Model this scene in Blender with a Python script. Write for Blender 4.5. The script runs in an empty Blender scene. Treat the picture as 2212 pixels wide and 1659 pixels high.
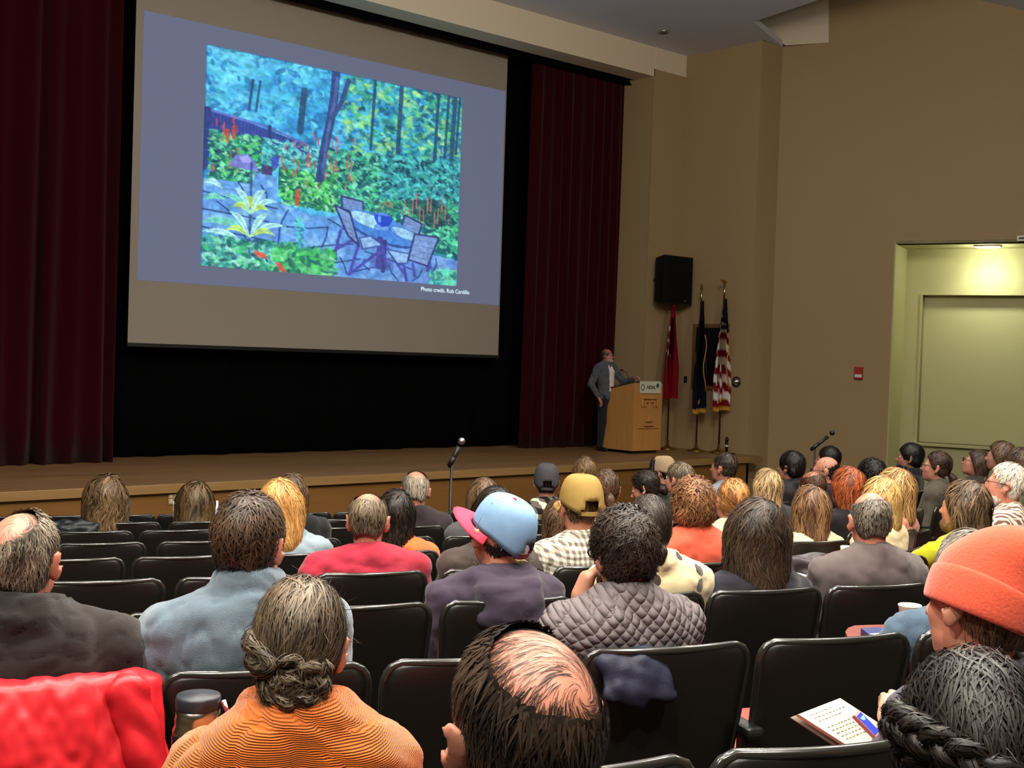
import bpy, bmesh, math, random
import numpy as np
from mathutils import Matrix, Vector
rng = np.random.default_rng(7)
random.seed(7)
COL = bpy.context.scene.collection
SC = bpy.context.scene
# ------------------------------------------------------------------ camera
FPX = 2671.0
YAW, PITCH, ROLL = (math.radians(a) for a in (41.825, -1.2154, 1.8728))
ZC, ZS = 2.31, 0.75                      # camera height, stage floor height
CAMP = np.array([0.0, 0.0, ZC])
FW = np.array([math.sin(YAW)*math.cos(PITCH), math.cos(YAW)*math.cos(PITCH), math.sin(PITCH)])
_r = np.array([math.cos(YAW), -math.sin(YAW), 0.0]); _u = np.cross(_r, FW)
RT = _r*math.cos(ROLL)+_u*math.sin(ROLL); UP = _u*math.cos(ROLL)-_r*math.sin(ROLL)
cd = bpy.data.cameras.new('camera'); cam = bpy.data.objects.new('camera', cd); COL.objects.link(cam)
cam.matrix_world = Matrix(((RT[0], UP[0], -FW[0], 0), (RT[1], UP[1], -FW[1], 0), (RT[2], UP[2], -FW[2], ZC), (0, 0, 0, 1)))
cd.sensor_width = 36; cd.lens = FPX*36/2212; cd.clip_start = .05; cd.clip_end = 200
SC.camera = cam
# ------------------------------------------------------------------ world, view
w = bpy.data.worlds.new('world'); SC.world = w; w.use_nodes = True
w.node_tree.nodes['Background'].inputs[0].default_value = (.02, .02, .02, 1)
w.node_tree.nodes['Background'].inputs[1].default_value = 1
SC.view_settings.view_transform = 'Standard'; SC.view_settings.look = 'None'
SC.view_settings.gamma = 1; SC.view_settings.use_curve_mapping = False
SC.view_settings.exposure = 0.0
SC.cycles.max_bounces = 6
# ------------------------------------------------------------------ geometry of the view
def ray(x, y): return FW+(x-1106)/FPX*RT-(y-829.5)/FPX*UP
def onz(x, y, z): d = ray(x, y); return CAMP+d*((z-ZC)/d[2])
def ony(x, y, Y): d = ray(x, y); return CAMP+d*(Y/d[1])
def onx(x, y, X): d = ray(x, y); return CAMP+d*(X/d[0])
def onv(x, y, P, phi):
    n = np.array([-math.sin(phi), math.cos(phi), 0]); d = ray(x, y)
    return CAMP+d*(((P-CAMP)@n)/(d@n))
FH = np.array([math.sin(YAW), math.cos(YAW), 0.0]); RH = np.array([math.cos(YAW), -math.sin(YAW), 0.0])
def XD(P): v = np.asarray(P)-CAMP; return v@RH, v@FH
def WP(X, d, z=0.0): p = X*RH+d*FH; return np.array([p[0], p[1], z])
TS = .365; TA = math.atan(TS)
ROW = dict(h=.72, g=1.93, f=3.08, e=4.28, d=5.48, c=6.67, b=7.84, a=9.05, z=10.2, y=11.5)
def dzf(X, d):
    De = d-TS*X-1.0*np.maximum(0, X-2.1)
    return np.clip(.75+.0805*(De-3.08), .25, 1.45)
def floor_z(X, d): return ZC-dzf(X, d)-.86
# ------------------------------------------------------------------ helpers
def lin(c):
    c = np.array(c, float)/255
    return tuple(np.where(c <= .04045, c/12.92, ((c+.055)/1.055)**2.4))
MATS = {}
def mat(name, rgb, rough=.7, spec=.3, metal=0, bump=None, var=0, vscale=6, emit=0, sheen=0, coat=0, build=None, alpha=1, trans=0):
    """procedural principled material; bump=(scale,strength,distance); var = brightness mottling"""
    if name in MATS: return MATS[name]
    m = bpy.data.materials.new(name); m.use_nodes = True; nt = m.node_tree
    b = nt.nodes['Principled BSDF']; c = lin(rgb)
    b.inputs['Base Color'].default_value = (*c, 1); b.inputs['Roughness'].default_value = rough
    b.inputs['Specular IOR Level'].default_value = spec; b.inputs['Metallic'].default_value = metal
    b.inputs['Sheen Weight'].default_value = sheen; b.inputs['Coat Weight'].default_value = coat
    b.inputs['Transmission Weight'].default_value = trans
    if emit: b.inputs['Emission Color'].default_value = (*c, 1); b.inputs['Emission Strength'].default_value = emit
    tc = nt.nodes.new('ShaderNodeTexCoord')
    if var:
        n = nt.nodes.new('ShaderNodeTexNoise'); n.inputs['Scale'].default_value = vscale; n.inputs['Detail'].default_value = 5
        nt.links.new(tc.outputs['Object'], n.inputs['Vector'])
        r = nt.nodes.new('ShaderNodeMapRange'); r.inputs[1].default_value = .25; r.inputs[2].default_value = .75
        r.inputs[3].default_value = 1-var; r.inputs[4].default_value = 1+var
        nt.links.new(n.outputs['Fac'], r.inputs[0])
        v = nt.nodes.new('ShaderNodeVectorMath'); v.operation = 'SCALE'; v.inputs[0].default_value = c
        nt.links.new(r.outputs[0], v.inputs['Scale']); nt.links.new(v.outputs[0], b.inputs['Base Color'])
    if bump:
        n = nt.nodes.new('ShaderNodeTexNoise'); n.inputs['Scale'].default_value = bump[0]; n.inputs['Detail'].default_value = 4
        nt.links.new(tc.outputs['Object'], n.inputs['Vector'])
        bp = nt.nodes.new('ShaderNodeBump'); bp.inputs['Strength'].default_value = bump[1]; bp.inputs['Distance'].default_value = bump[2]
        nt.links.new(n.outputs['Fac'], bp.inputs['Height']); nt.links.new(bp.outputs[0], b.inputs['Normal'])
    if build: build(nt, b, tc)
    MATS[name] = m
    return m
class Nd:
    """tiny node-graph helper"""
    def __init__(s, nt): s.nt = nt
    def n(s, t, **k):
        x = s.nt.nodes.new(t)
        for a, v in k.items():
            if a.startswith('i'): x.inputs[int(a[1:])].default_value = v
            else: setattr(x, a, v)
        return x
    def l(s, a, b): s.nt.links.new(a, b)
    def math(s, op, a, b=None, c=None):
        x = s.nt.nodes.new('ShaderNodeMath'); x.operation = op
        for i, v in enumerate((a, b, c)):
            if v is None: continue
            if hasattr(v, 'links'): s.l(v, x.inputs[i])
            else: x.inputs[i].default_value = v
        return x.outputs[0]
    def mix(s, f, a, b):
        x = s.nt.nodes.new('ShaderNodeMix'); x.data_type = 'RGBA'
        for i, v in ((0, f), (6, a), (7, b)):
            if hasattr(v, 'links'): s.l(v, x.inputs[i])
            else: x.inputs[i].default_value = v if i == 0 else (*v, 1)
        return x.outputs[2]
def tag(o, label=None, cat=None, group=None, kind=None):
    if label: o['label'] = label
    if cat: o['category'] = cat
    if group: o['group'] = group
    if kind: o['kind'] = kind
    return o
def link(name, me, parent=None, kind=None):
    o = bpy.data.objects.new(name, me); COL.objects.link(o)
    if parent is not None: o.parent = parent
    if kind: o['kind'] = kind
    return o
def mesh(name, v, f, m=None, smooth=False):
    me = bpy.data.meshes.new(name)
    if isinstance(f, np.ndarray):
        v = np.asarray(v, np.float32); f = f.astype(np.int32)
        me.vertices.add(len(v)); me.vertices.foreach_set('co', v.ravel())
        k = f.shape[1]
        me.loops.add(f.size); me.loops.foreach_set('vertex_index', f.ravel())
        me.polygons.add(len(f)); me.polygons.foreach_set('loop_start', np.arange(0, f.size, k, dtype=np.int32))
        me.update(calc_edges=True); me.validate()
    else:
        me.from_pydata([tuple(map(float, p)) for p in v], [], [tuple(q) for q in f]); me.update()
    if smooth: me.polygons.foreach_set('use_smooth', np.ones(len(me.polygons), bool))
    if m is not None: me.materials.append(m)
    return me
def obj(name, v, f, m, parent=None, smooth=False, kind=None):
    return link(name, mesh(name, v, f, m, smooth), parent, kind)
def empty(name, loc, rz=0):
    o = bpy.data.objects.new(name, None); COL.objects.link(o)
    o.location = tuple(map(float, loc)); o.rotation_euler = (0, 0, rz); o.empty_display_size = .1
    return o
BF = [(0, 3, 2, 1), (4, 5, 6, 7), (0, 1, 5, 4), (1, 2, 6, 5), (2, 3, 7, 6), (3, 0, 4, 7)]
def boxv(x0, x1, y0, y1, z0, z1):
    return [(x0, y0, z0), (x1, y0, z0), (x1, y1, z0), (x0, y1, z0), (x0, y0, z1), (x1, y0, z1), (x1, y1, z1), (x0, y1, z1)]
def bevmesh(name, v, f, m, bev=0, seg=2, smooth=False):
    bm = bmesh.new(); vs = [bm.verts.new(p) for p in v]
    for q in f: bm.faces.new([vs[i] for i in q])
    bmesh.ops.recalc_face_normals(bm, faces=bm.faces)
    if bev: bmesh.ops.bevel(bm, geom=bm.edges[:], offset=bev, segments=seg, affect='EDGES', profile=.6)
    me = bpy.data.meshes.new(name); bm.to_mesh(me); bm.free()
    if smooth: me.polygons.foreach_set('use_smooth', np.ones(len(me.polygons), bool))
    if m is not None: me.materials.append(m)
    return me
def box(name, x0, x1, y0, y1, z0, z1, m, parent=None, bev=0, kind=None):
    return link(name, bevmesh(name, boxv(x0, x1, y0, y1, z0, z1), BF, m, bev), parent, kind)
def prism(name, pts, n, m, parent=None, kind=None):
    """polygon pts (world) extruded by vector n"""
    k = len(pts); v = [np.array(p) for p in pts]+[np.array(p)+np.array(n) for p in pts]
    f = [tuple(range(k))[::-1], tuple(range(k, 2*k))]+[(i, (i+1) % k, (i+1) % k+k, i+k) for i in range(k)]
    return link(name, bevmesh(name, v, f, m), parent, kind)
def tubev(pts, rad, seg=8, cap=True):
    pts = np.asarray(pts, float); n = len(pts); rad = np.broadcast_to(np.asarray(rad, float), (n,))
    tg = np.gradient(pts, axis=0); tg /= np.linalg.norm(tg, axis=1)[:, None]+1e-9
    ref = np.array([0, 0, 1.]) if abs(tg[0][2]) < .9 else np.array([1., 0, 0])
    V = []; 
    for i in range(n):
        a = np.cross(tg[i], ref); a /= np.linalg.norm(a)+1e-9; b = np.cross(a, tg[i]); ref = b
        for k in range(seg):
            t = 2*math.pi*k/seg; V.append(pts[i]+rad[i]*(math.cos(t)*a+math.sin(t)*b))
    Fc = [(i*seg+k, i*seg+(k+1) % seg, (i+1)*seg+(k+1) % seg, (i+1)*seg+k) for i in range(n-1) for k in range(seg)]
    if cap: Fc += [tuple(range(seg))[::-1], tuple(range((n-1)*seg, n*seg))]
    return V, Fc
def tube(name, pts, rad, m, parent=None, seg=8, kind=None):
    v, f = tubev(pts, rad, seg); return obj(name, v, f, m, parent, True, kind)
def lathev(prof, seg=24, c=(0, 0, 0)):
    V = [(c[0]+r*math.cos(2*math.pi*k/seg), c[1]+r*math.sin(2*math.pi*k/seg), c[2]+z) for r, z in prof for k in range(seg)]
    n = len(prof)
    Fc = [(i*seg+k, i*seg+(k+1) % seg, (i+1)*seg+(k+1) % seg, (i+1)*seg+k) for i in range(n-1) for k in range(seg)]
    Fc += [tuple(range(seg))[::-1], tuple(range((n-1)*seg, n*seg))]
    return V, Fc
def lathe(name, prof, m, parent=None, c=(0, 0, 0), seg=24, smooth=True):
    v, f = lathev(prof, seg, c); o = obj(name, v, f, m, parent, smooth)
    return o
def join(parts):
    V, Fc = [], []
    for v, f in parts:
        o = len(V); V += [tuple(p) for p in v]; Fc += [tuple(i+o for i in q) for q in f]
    return V, Fc
# ------------------------------------------------------------------ house lights (ceiling downlights above the seating), added fill lamps and the lit recess
CZ = 7.2                                   # flat ceiling over the seating
def downlight(X, d, power, z=CZ-.06, size=.22, color=(1, .93, .8), spread=150):
    L = bpy.data.lights.new('downlight_lamp', 'AREA'); L.shape = 'DISK'; L.size = size; L.energy = power; L.color = color
    L.spread = math.radians(spread)
    p = WP(X, d, z); o = bpy.data.objects.new('downlight_lamp', L); COL.objects.link(o); o.location = p
    return p
HOUSE = [(-2.2, 1.9, 180), (-.2, 2.7, 180), (1.9, 3.4, 180), (-1.6, 5.0, 150), (.9, 5.4, 150), (3.4, 6.2, 150), (-3.2, -1.2, 260), (-.6, -.8, 250), (2.6, -.4, 280)]
HOUSE_P = [downlight(*h) for h in HOUSE]
PEND = [(-3.5, 3.5, 230, 6.2), (1.2, 6.0, 230, 6.2), (5.4, 8.6, 460, 6.2), (-1.2, 9.0, 200, 6.2), (2.5, 11.3, 470, 6.5)]  # out-of-frame point fill, added to brighten walls, ceiling and stage
FILL_P = []
for X_, d_, pw_, z_ in PEND:
    L = bpy.data.lights.new('fill_lamp', 'POINT'); L.energy = pw_; L.color = (1, .92, .79); L.shadow_soft_size = .3
    o = bpy.data.objects.new('fill_lamp', L); COL.objects.link(o); o.location = WP(X_, d_, z_); FILL_P.append(WP(X_, d_, z_))
# ------------------------------------------------------------------ materials of the setting
def wallbuild(nt, b, tc):
    g = Nd(nt); n = g.n('ShaderNodeTexNoise'); n.inputs['Scale'].default_value = 90; n.inputs['Detail'].default_value = 6
    g.l(tc.outputs['Object'], n.inputs['Vector'])
    bp = g.n('ShaderNodeBump'); bp.inputs['Strength'].default_value = .12; bp.inputs['Distance'].default_value = .004
    g.l(n.outputs['Fac'], bp.inputs['Height']); g.l(bp.outputs[0], b.inputs['Normal'])
M_wall = mat('wall_paint', (168, 144, 106), .75, .2, build=wallbuild)
M_cream = mat('cream_paint', (222, 208, 184), .7, .2, build=wallbuild)
M_ceil = mat('ceiling_paint', (216, 219, 232), .8, .2, bump=(60, .1, .003))
M_black = mat('black_drape', (6, 6, 7), .95, .05)
M_niche = mat('recess_paint', (190, 186, 140), .7, .2, build=wallbuild)
def woodbuild(c1, c2, ax=0, s=1.0, plank=0):
    def f(nt, b, tc):
        g = Nd(nt); mp = g.n('ShaderNodeMapping'); sc = [14.0*s]*3; sc[ax] = .9*s; mp.inputs['Scale'].default_value = sc
        g.l(tc.outputs['Object'], mp.inputs['Vector'])
        n = g.n('ShaderNodeTexNoise'); n.inputs['Scale'].default_value = 2.2; n.inputs['Detail'].default_value = 8; n.inputs['Distortion'].default_value = .6
        g.l(mp.outputs[0], n.inputs['Vector'])
        col = g.mix(n.outputs['Fac'], lin(c1), lin(c2))
        if plank:
            sp = g.n('ShaderNodeSeparateXYZ'); g.l(tc.outputs['Object'], sp.inputs[0])
            row = g.math('FLOOR', g.math('MULTIPLY', sp.outputs[1], 1/plank))
            wn = g.n('ShaderNodeTexWhiteNoise'); wn.noise_dimensions = '2D'
            cb = g.n('ShaderNodeCombineXYZ'); g.l(row, cb.inputs[1])
            g.l(g.math('FLOOR', g.math('ADD', g.math('MULTIPLY', sp.outputs[0], .5), g.math('MULTIPLY', row, .37))), cb.inputs[0])
            g.l(cb.outputs[0], wn.inputs['Vector'])
            fr = g.math('FRACT', g.math('MULTIPLY', sp.outputs[1], 1/plank))
            seam = g.math('LESS_THAN', fr, .06)
            sh = g.math('ADD', g.math('MULTIPLY', wn.outputs['Value'], .35), .8)
            sh = g.math('MULTIPLY', sh, g.math('SUBTRACT', 1, g.math('MULTIPLY', seam, .35)))
            v = g.n('ShaderNodeVectorMath'); v.operation = 'SCALE'; g.l(col, v.inputs[0]); g.l(sh, v.inputs['Scale']); col = v.outputs[0]
        g.l(col, b.inputs['Base Color'])
    return f
M_stage = mat('stage_floor_wood', (120, 90, 60), .42, .4, build=woodbuild((114, 82, 52), (168, 130, 90), 0, .8, .083))
M_fascia = mat('honey_veneer', (160, 110, 55), .45, .35, build=woodbuild((122, 82, 38), (142, 100, 52), 0, .5))
M_oakv = mat('oak_veneer', (170, 120, 70), .45, .35, build=woodbuild((176, 122, 62), (204, 150, 86), 2, .8))
M_nose = mat('stage_nosing_wood', (190, 150, 95), .4, .4, build=woodbuild((140, 106, 62), (168, 132, 84), 0, .8))
M_metal = mat('brushed_steel', (170, 168, 160), .35, .5, 1)
M_dark = mat('black_plastic', (16, 16, 17), .45, .4)
M_white = mat('white_plastic', (225, 222, 210), .5, .4)
M_brass = mat('brass', (190, 150, 70), .3, .5, 1)
# ------------------------------------------------------------------ stage
XG, YB, YS = 17.5, 15.04, 13.02            # side wall of the stage pocket, proscenium face, stage edge
def S(name, x0, x1, y0, y1, z0, z1, m, parent=None, bev=0): return box(name, x0, x1, y0, y1, z0, z1, m, parent, bev, None if parent else 'structure')
S('floor_stage', -4, XG, YS-.02, 20, ZS-.12, ZS, M_stage)
S('trim_1', -4, XG-.32, YS-.06, YS-.02, ZS-.1, ZS+.004, M_nose, bev=.008)
S('wall_stage_front', -4, XG-.36, YS, YS+.1, -.3, ZS-.12, M_fascia)
S('wall_stage_side', XG-.42, XG-.36, YS, 13.35, -.3, ZS-.12, M_fascia)
S('wall_stage_back', -4, 20, 19.8, 20, 0, 9.5, M_black)
# proscenium: reveal, olive face, pocket side, outer strip
S('wall_proscenium', 16.64, XG+.1, YB, 17, ZS, 7.58, M_wall)
S('wall_pocket', XG, 18.09, 13.33, 17, 0, 7.96, M_wall)
S('trim_2', 16.625, 16.65, YB-.012, YB, ZS, 7.44, M_wall, bev=.004)
S('ceiling_beam', -4, 16.66, YB, 15.5, 7.44, 7.96, M_cream)
S('trim_3', 16.66, XG, YB-.01, YB+.2, 7.57, 7.96, M_cream)
# apron ceiling with the notch at the right wall
PHI = math.radians(-70); WD = np.array([math.cos(PHI), math.sin(PHI), 0]); WN = np.array([math.sin(-PHI), math.cos(PHI), 0])  # along wall, out of the room
P0 = np.array([18.09, 13.33, 0.0]); ZA = 7.96
D3 = np.array([18.09, 13.33, ZA]); A3 = onz(1628, 47, ZA); B3 = onz(1768, 0, ZA)
ab = (B3-A3)/np.linalg.norm(B3-A3); B4 = A3+ab*7
prism('ceiling', [(-4, 15.04, ZA), (XG, 15.04, ZA), (XG, 13.3, ZA), D3, A3, B4, (-4, B4[1], ZA)], (0, 0, .1), M_ceil, kind='structure')
# right wall with the deep recess
def RWp(t, z, n=0.0): p = P0+WD*t+WN*n; return np.array([p[0], p[1], z])
def tof(P): return (P-P0)@WD
tC = tof(onv(1768, 93, P0, PHI)); tN = tof(onv(1925, 760, P0, PHI)); zN = onv(2000, 526, P0, PHI)[2]; tN1 = tN+6.5
def wallseg(name, t0, t1, z0, z1, n0=0.0, n1=.22, m=M_wall, parent=None):
    return prism(name, [RWp(t0, z0, n0), RWp(t1, z0, n0), RWp(t1, z1, n0), RWp(t0, z1, n0)], WN*(n1-n0), m, parent, None if parent else 'structure')
wr = wallseg('wall_right', 0, tC, -.4, ZA)
wallseg('wall_right_upper', tC, tN, -.4, 9.6); wallseg('wall_right_lintel', tN, tN1, zN, 9.6); wallseg('wall_right_rear', tN1, 24, -.4, 9.6)
ND = 1.05
wallseg('wall_recess_jamb', tN-.02, tN, -.4, zN+.02, .22, ND, M_niche)
wallseg('wall_recess_jamb_far', tN1, tN1+.02, -.4, zN+.02, .22, ND, M_niche)
jf = prism('trim_4', [RWp(tN-.01, -.4, -.004), RWp(tN+.012, -.4, -.004), RWp(tN+.012, zN, -.004), RWp(tN-.01, zN, -.004)], WN*.24, M_niche, None, 'structure')
prism('ceiling_recess', [RWp(tN-.02, zN, .0), RWp(tN1, zN, .0), RWp(tN1, zN, ND), RWp(tN-.02, zN, ND)], (0, 0, .05), M_niche, kind='structure')
def onN(x, y, n): return onv(x, y, P0+WN*n, PHI)
pl = onN(1993, 637, ND); pb = onN(1978, 955, ND); tp = tof(pl); zpT, zpB = pl[2], pb[2]
wallseg('wall_recess_back', tN-.02, tp, -.4, zN+.05, ND, ND+.2, M_niche); wallseg('wall_recess_back_top', tp, tN1, zpT, zN+.05, ND, ND+.2, M_niche)
wallseg('wall_recess_back_low', tp, tN1, -.4, zpB, ND, ND+.2, M_niche); wallseg('wall_recess_panel', tp-.1, tN1, zpB-.1, zpT+.1, ND+.2, ND+.26, M_niche)
wallseg('trim_5', tp-.06, tN1, zpB-.05, zpB, ND-.1, ND+.2, M_niche); wallseg('trim_6', tp-.03, tp, zpB, zpT, ND-.02, ND+.2, M_niche)
# lamp of the recess
lp = onN(2135, 530, .55); tl = tof(lp)
lm = empty('recess_lamp', RWp(tl, zN-.03, .5)); tag(lm, 'lit square ceiling lamp in the top of the wall recess', 'lamp')
def rel(o, P): return np.array(P)-np.array(o.location)
prism('lamp_frame', [rel(lm, RWp(tl+a*.2, zN-.028, .5+b*.16)) for a, b in ((-1, -1), (1, -1), (1, 1), (-1, 1))], (0, 0, .028), M_white, lm)
prism('lens', [rel(lm, RWp(tl+a*.15, zN-.034, .5+b*.11)) for a, b in ((-1, -1), (1, -1), (1, 1), (-1, 1))], (0, 0, .006), mat('lamp_lens', (235, 255, 215), .4, .3, emit=3), lm)
for tt in (0, 2.6):
    L = bpy.data.lights.new('recess_light', 'SPOT'); L.energy = 70; L.color = (1, 1, .8); L.spot_size = math.radians(120); L.spot_blend = 1; L.shadow_soft_size = .15
    o = bpy.data.objects.new('recess_light', L); COL.objects.link(o); o.location = RWp(tl+tt, zN-.08, .5)
    dvec = Vector(WN*.45+np.array([0, 0, -1.])); o.rotation_euler = dvec.to_track_quat('-Z', 'Y').to_euler()
    L = bpy.data.lights.new('recess_glow', 'POINT'); L.energy = 26; L.color = (1, 1, .74); L.shadow_soft_size = .1
    o = bpy.data.objects.new('recess_glow', L); COL.objects.link(o); o.location = RWp(tl+tt, zN-.16, .5)
prism('trim_7', [onv(x, y, P0-WN*.03, PHI) for x, y in ((1618, 40), (1790, -30), (1790, 92), (1697, 98))], WN*.028, M_cream, kind='structure')
# fire alarm, exit box
def wallpart(root, name, x0, y0, x1, y1, n0, n1, m, bev=.006):
    a = onv(x0, y1, P0, PHI); b = onv(x1, y0, P0, PHI)
    t0, t1 = tof(a), tof(b)
    pts = [rel(root, RWp(t0, a[2], n0)), rel(root, RWp(t1, a[2], n0)), rel(root, RWp(t1, b[2], n0)), rel(root, RWp(t0, b[2], n0))]
    v = pts+[p+WN*(n1-n0) for p in pts]
    return link(name, bevmesh(name, v, BF, m, bev), root)
fa = empty('fire_alarm', onv(1855, 818, P0, PHI)); tag(fa, 'red fire alarm strobe box on the tan right wall', 'alarm')
wallpart(fa, 'housing', 1846, 793, 1865, 819, -.05, 0, mat('alarm_red', (168, 30, 24), .45, .4)); wallpart(fa, 'strobe_lens', 1848, 809, 1863, 815, -.062, -.048, M_white, .003)
eb = empty('wall_sensor', onv(2212, 515, P0, PHI)); tag(eb, 'small white sensor box on the right wall above the recess', 'sensor')
wallpart(eb, 'housing', 2198, 510, 2225, 521, -.12, 0, M_white); wallpart(eb, 'lens', 2203, 514, 2215, 518, -.13, -.118, M_dark, .002)
# ceiling: sloping part at upper right, flat part above the seats
Q1, Q2 = onv(2116, 0, P0, PHI), onv(2212, 23, P0, PHI); ql = (Q2-Q1)/abs((Q2-Q1)@WD)
qa = Q1-ql*2.2; qb = Q1+ql*((Q1[2]-CZ)/-ql[2]); inn = -WN*26
prism('ceiling_slope', [qa+WN*.1, qb+WN*.1, qb+inn, qa+inn], (0, 0, .1), M_ceil, kind='structure')
qc = qb+WD*13; qc[2] = CZ
cflat = prism('ceiling_flat', [qb+WN*.1, qc+WN*.1, qc+inn, qb+inn], (0, 0, .1), M_ceil, kind='structure')
S('ceiling_high', -12, 24, 2, 15.2, 9.6, 9.7, M_ceil)
S('wall_left', -12.2, -12, -16, 20, -1, 10, M_wall); S('wall_back', -12, 26, -8.2, -8, -1, 10, M_wall)
for p in HOUSE_P:
    v, f = lathev([(.15, .05), (.15, 0), (.122, .0), (.122, .05)], 20, (p[0], p[1], CZ-.05)); obj('downlight_ring', v, f[:-2], M_white, cflat, True)
for p in FILL_P:  # made-up stems and discs above the unseen fill lamps
    st_ = tube('fill_lamp_stem', [(p[0], p[1], p[2]+.33), (p[0], p[1], CZ if p[2] < 6.3 else 7.96)], .012, M_white, cflat); v, f = lathev([(.02, .33), (.12, .33), (.13, .31), (.02, .31)], 20, p); obj('fill_lamp_canopy', v, f, M_white, cflat, True)
# recessed can light in the apron ceiling
cl = empty('recessed_can_light', onz(1433, 71, ZA-.02)); tag(cl, 'unlit chrome can light set in the ceiling before the stage', 'light')
v, f = lathev([(.1, .02), (.1, 0), (.075, 0), (.06, .06), (.0, .06)], 20); obj('trim_ring', v, f[:-2], M_metal, cl, True)
v, f = lathev([(.0, .0), (.05, .0), (.05, .03), (.0, .03)], 16, (0, 0, .012)); obj('bulb', v, f, mat('bulb_glass', (210, 205, 195), .2, .5), cl, True)
# ------------------------------------------------------------------ audience floor (raked carpet)
nx, nd = 40, 44; V = []; Fc = []
for j in range(nd):
    for i in range(nx):
        X = -8+i*.6; d = -4+j*.6; P = WP(X, d, max(float(floor_z(X, d)), 0.0)); V.append(P)
for j in range(nd-1):
    for i in range(nx-1):
        q = (j*nx+i, j*nx+i+1, (j+1)*nx+i+1, (j+1)*nx+i)
        if all(V[k][1] < YS+.4 for k in q): Fc.append(q)
obj('floor', V, Fc, mat('dark_carpet', (38, 32, 30), .95, .1, bump=(300, .5, .004), var=.3, vscale=80), smooth=True, kind='structure')
# ------------------------------------------------------------------ drapes and screen
def velvet(nt, b, tc): pass
M_red = mat('wine_velvet', (50, 5, 11), .95, .04, sheen=.08, bump=(160, .15, .003))
def drape(name, x0, x1, y, z0, z1, pitch, amp, m, label, cat='curtain', group=None, seed=1):
    r = np.random.default_rng(seed); n = int((x1-x0)/pitch*10); xs = np.linspace(x0, x1, n); ph = np.cumsum(r.uniform(.6, 1.5, n))*2*math.pi/10
    zz = np.linspace(0, 1, 14); V = []
    for k, t in enumerate(zz):
        for i, x in enumerate(xs):
            a = amp*(1-.55*t)*(.65+.35*math.sin(ph[i]*.31+1))
            V.append((x+.3*a*math.sin(ph[i]*.7+t), y+a*math.sin(ph[i]+.5*math.sin(3*t+ph[i]*.2))+(.05*math.sin(ph[i]*.45) if t == 0 else 0), z0+(z1-z0)*t))
    nn = len(xs); Fc = [(k*nn+i, k*nn+i+1, (k+1)*nn+i+1, (k+1)*nn+i) for k in range(13) for i in range(nn-1)]
    o = obj(name, V, Fc, m, None, True)
    s = o.modifiers.new('thick', 'SOLIDIFY'); s.thickness = .012
    return tag(o, label, cat, group)
drape('stage_curtain', 1.0, 7.0, 15.75, ZS+.01, 7.9, .32, .11, M_red, 'wine red velvet stage curtain hanging left of the screen', seed=3)
drape('stage_curtain', 14.36, 16.72, 15.75, ZS+.01, 7.9, .26, .09, M_red, 'wine red velvet stage curtain hanging right of the screen behind the man', seed=5)
drape('black_backdrop', 3, 16.6, 16.35, ZS+.01, 9, .5, .05, M_black, 'black drape closing the stage behind the projection screen', seed=6)
drape('black_valance', 3, 16.9, 15.62, 7.36, 8.3, .5, .04, M_black, 'black valance hanging under the beam above the screen', seed=8)
# projection screen
SY = 15.95
sc = empty('projection_screen', (10.6, SY, 2.34)); tag(sc, 'large hanging projection screen showing a garden photograph', 'screen')
def SR(x, z, y=SY): return (x-10.6, y-SY, z-2.34)
def srect(name, x0, x1, z0, z1, y, th, m): return link(name, bevmesh(name, [SR(x0, z0, y), SR(x1, z0, y), SR(x1, z0, y+th), SR(x0, z0, y+th), SR(x0, z1, y), SR(x1, z1, y), SR(x1, z1, y+th), SR(x0, z1, y+th)], BF, m), sc)
k = SY/15.9
def sx(x): return x*k
srect('fabric', sx(7.25), sx(13.89), 2.345, 7.45, SY, .01, mat('screen_fabric', (158, 150, 138), .8, .1))
srect('bottom_bar', sx(7.24), sx(13.90), 2.295, 2.345, SY-.015, .04, M_dark)
srect('top_case', sx(7.1), sx(14.0), 7.45, 7.6, SY-.06, .14, M_dark)
IM = (sx(7.36), sx(13.86), 3.2, 6.84); SL = (sx(8.285), sx(12.918), 3.465, 6.565)
srect('projected_field', *IM, SY-.004, .003, mat('projected_dark_grey', (92, 98, 122), .9, .05, emit=.85))
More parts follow.
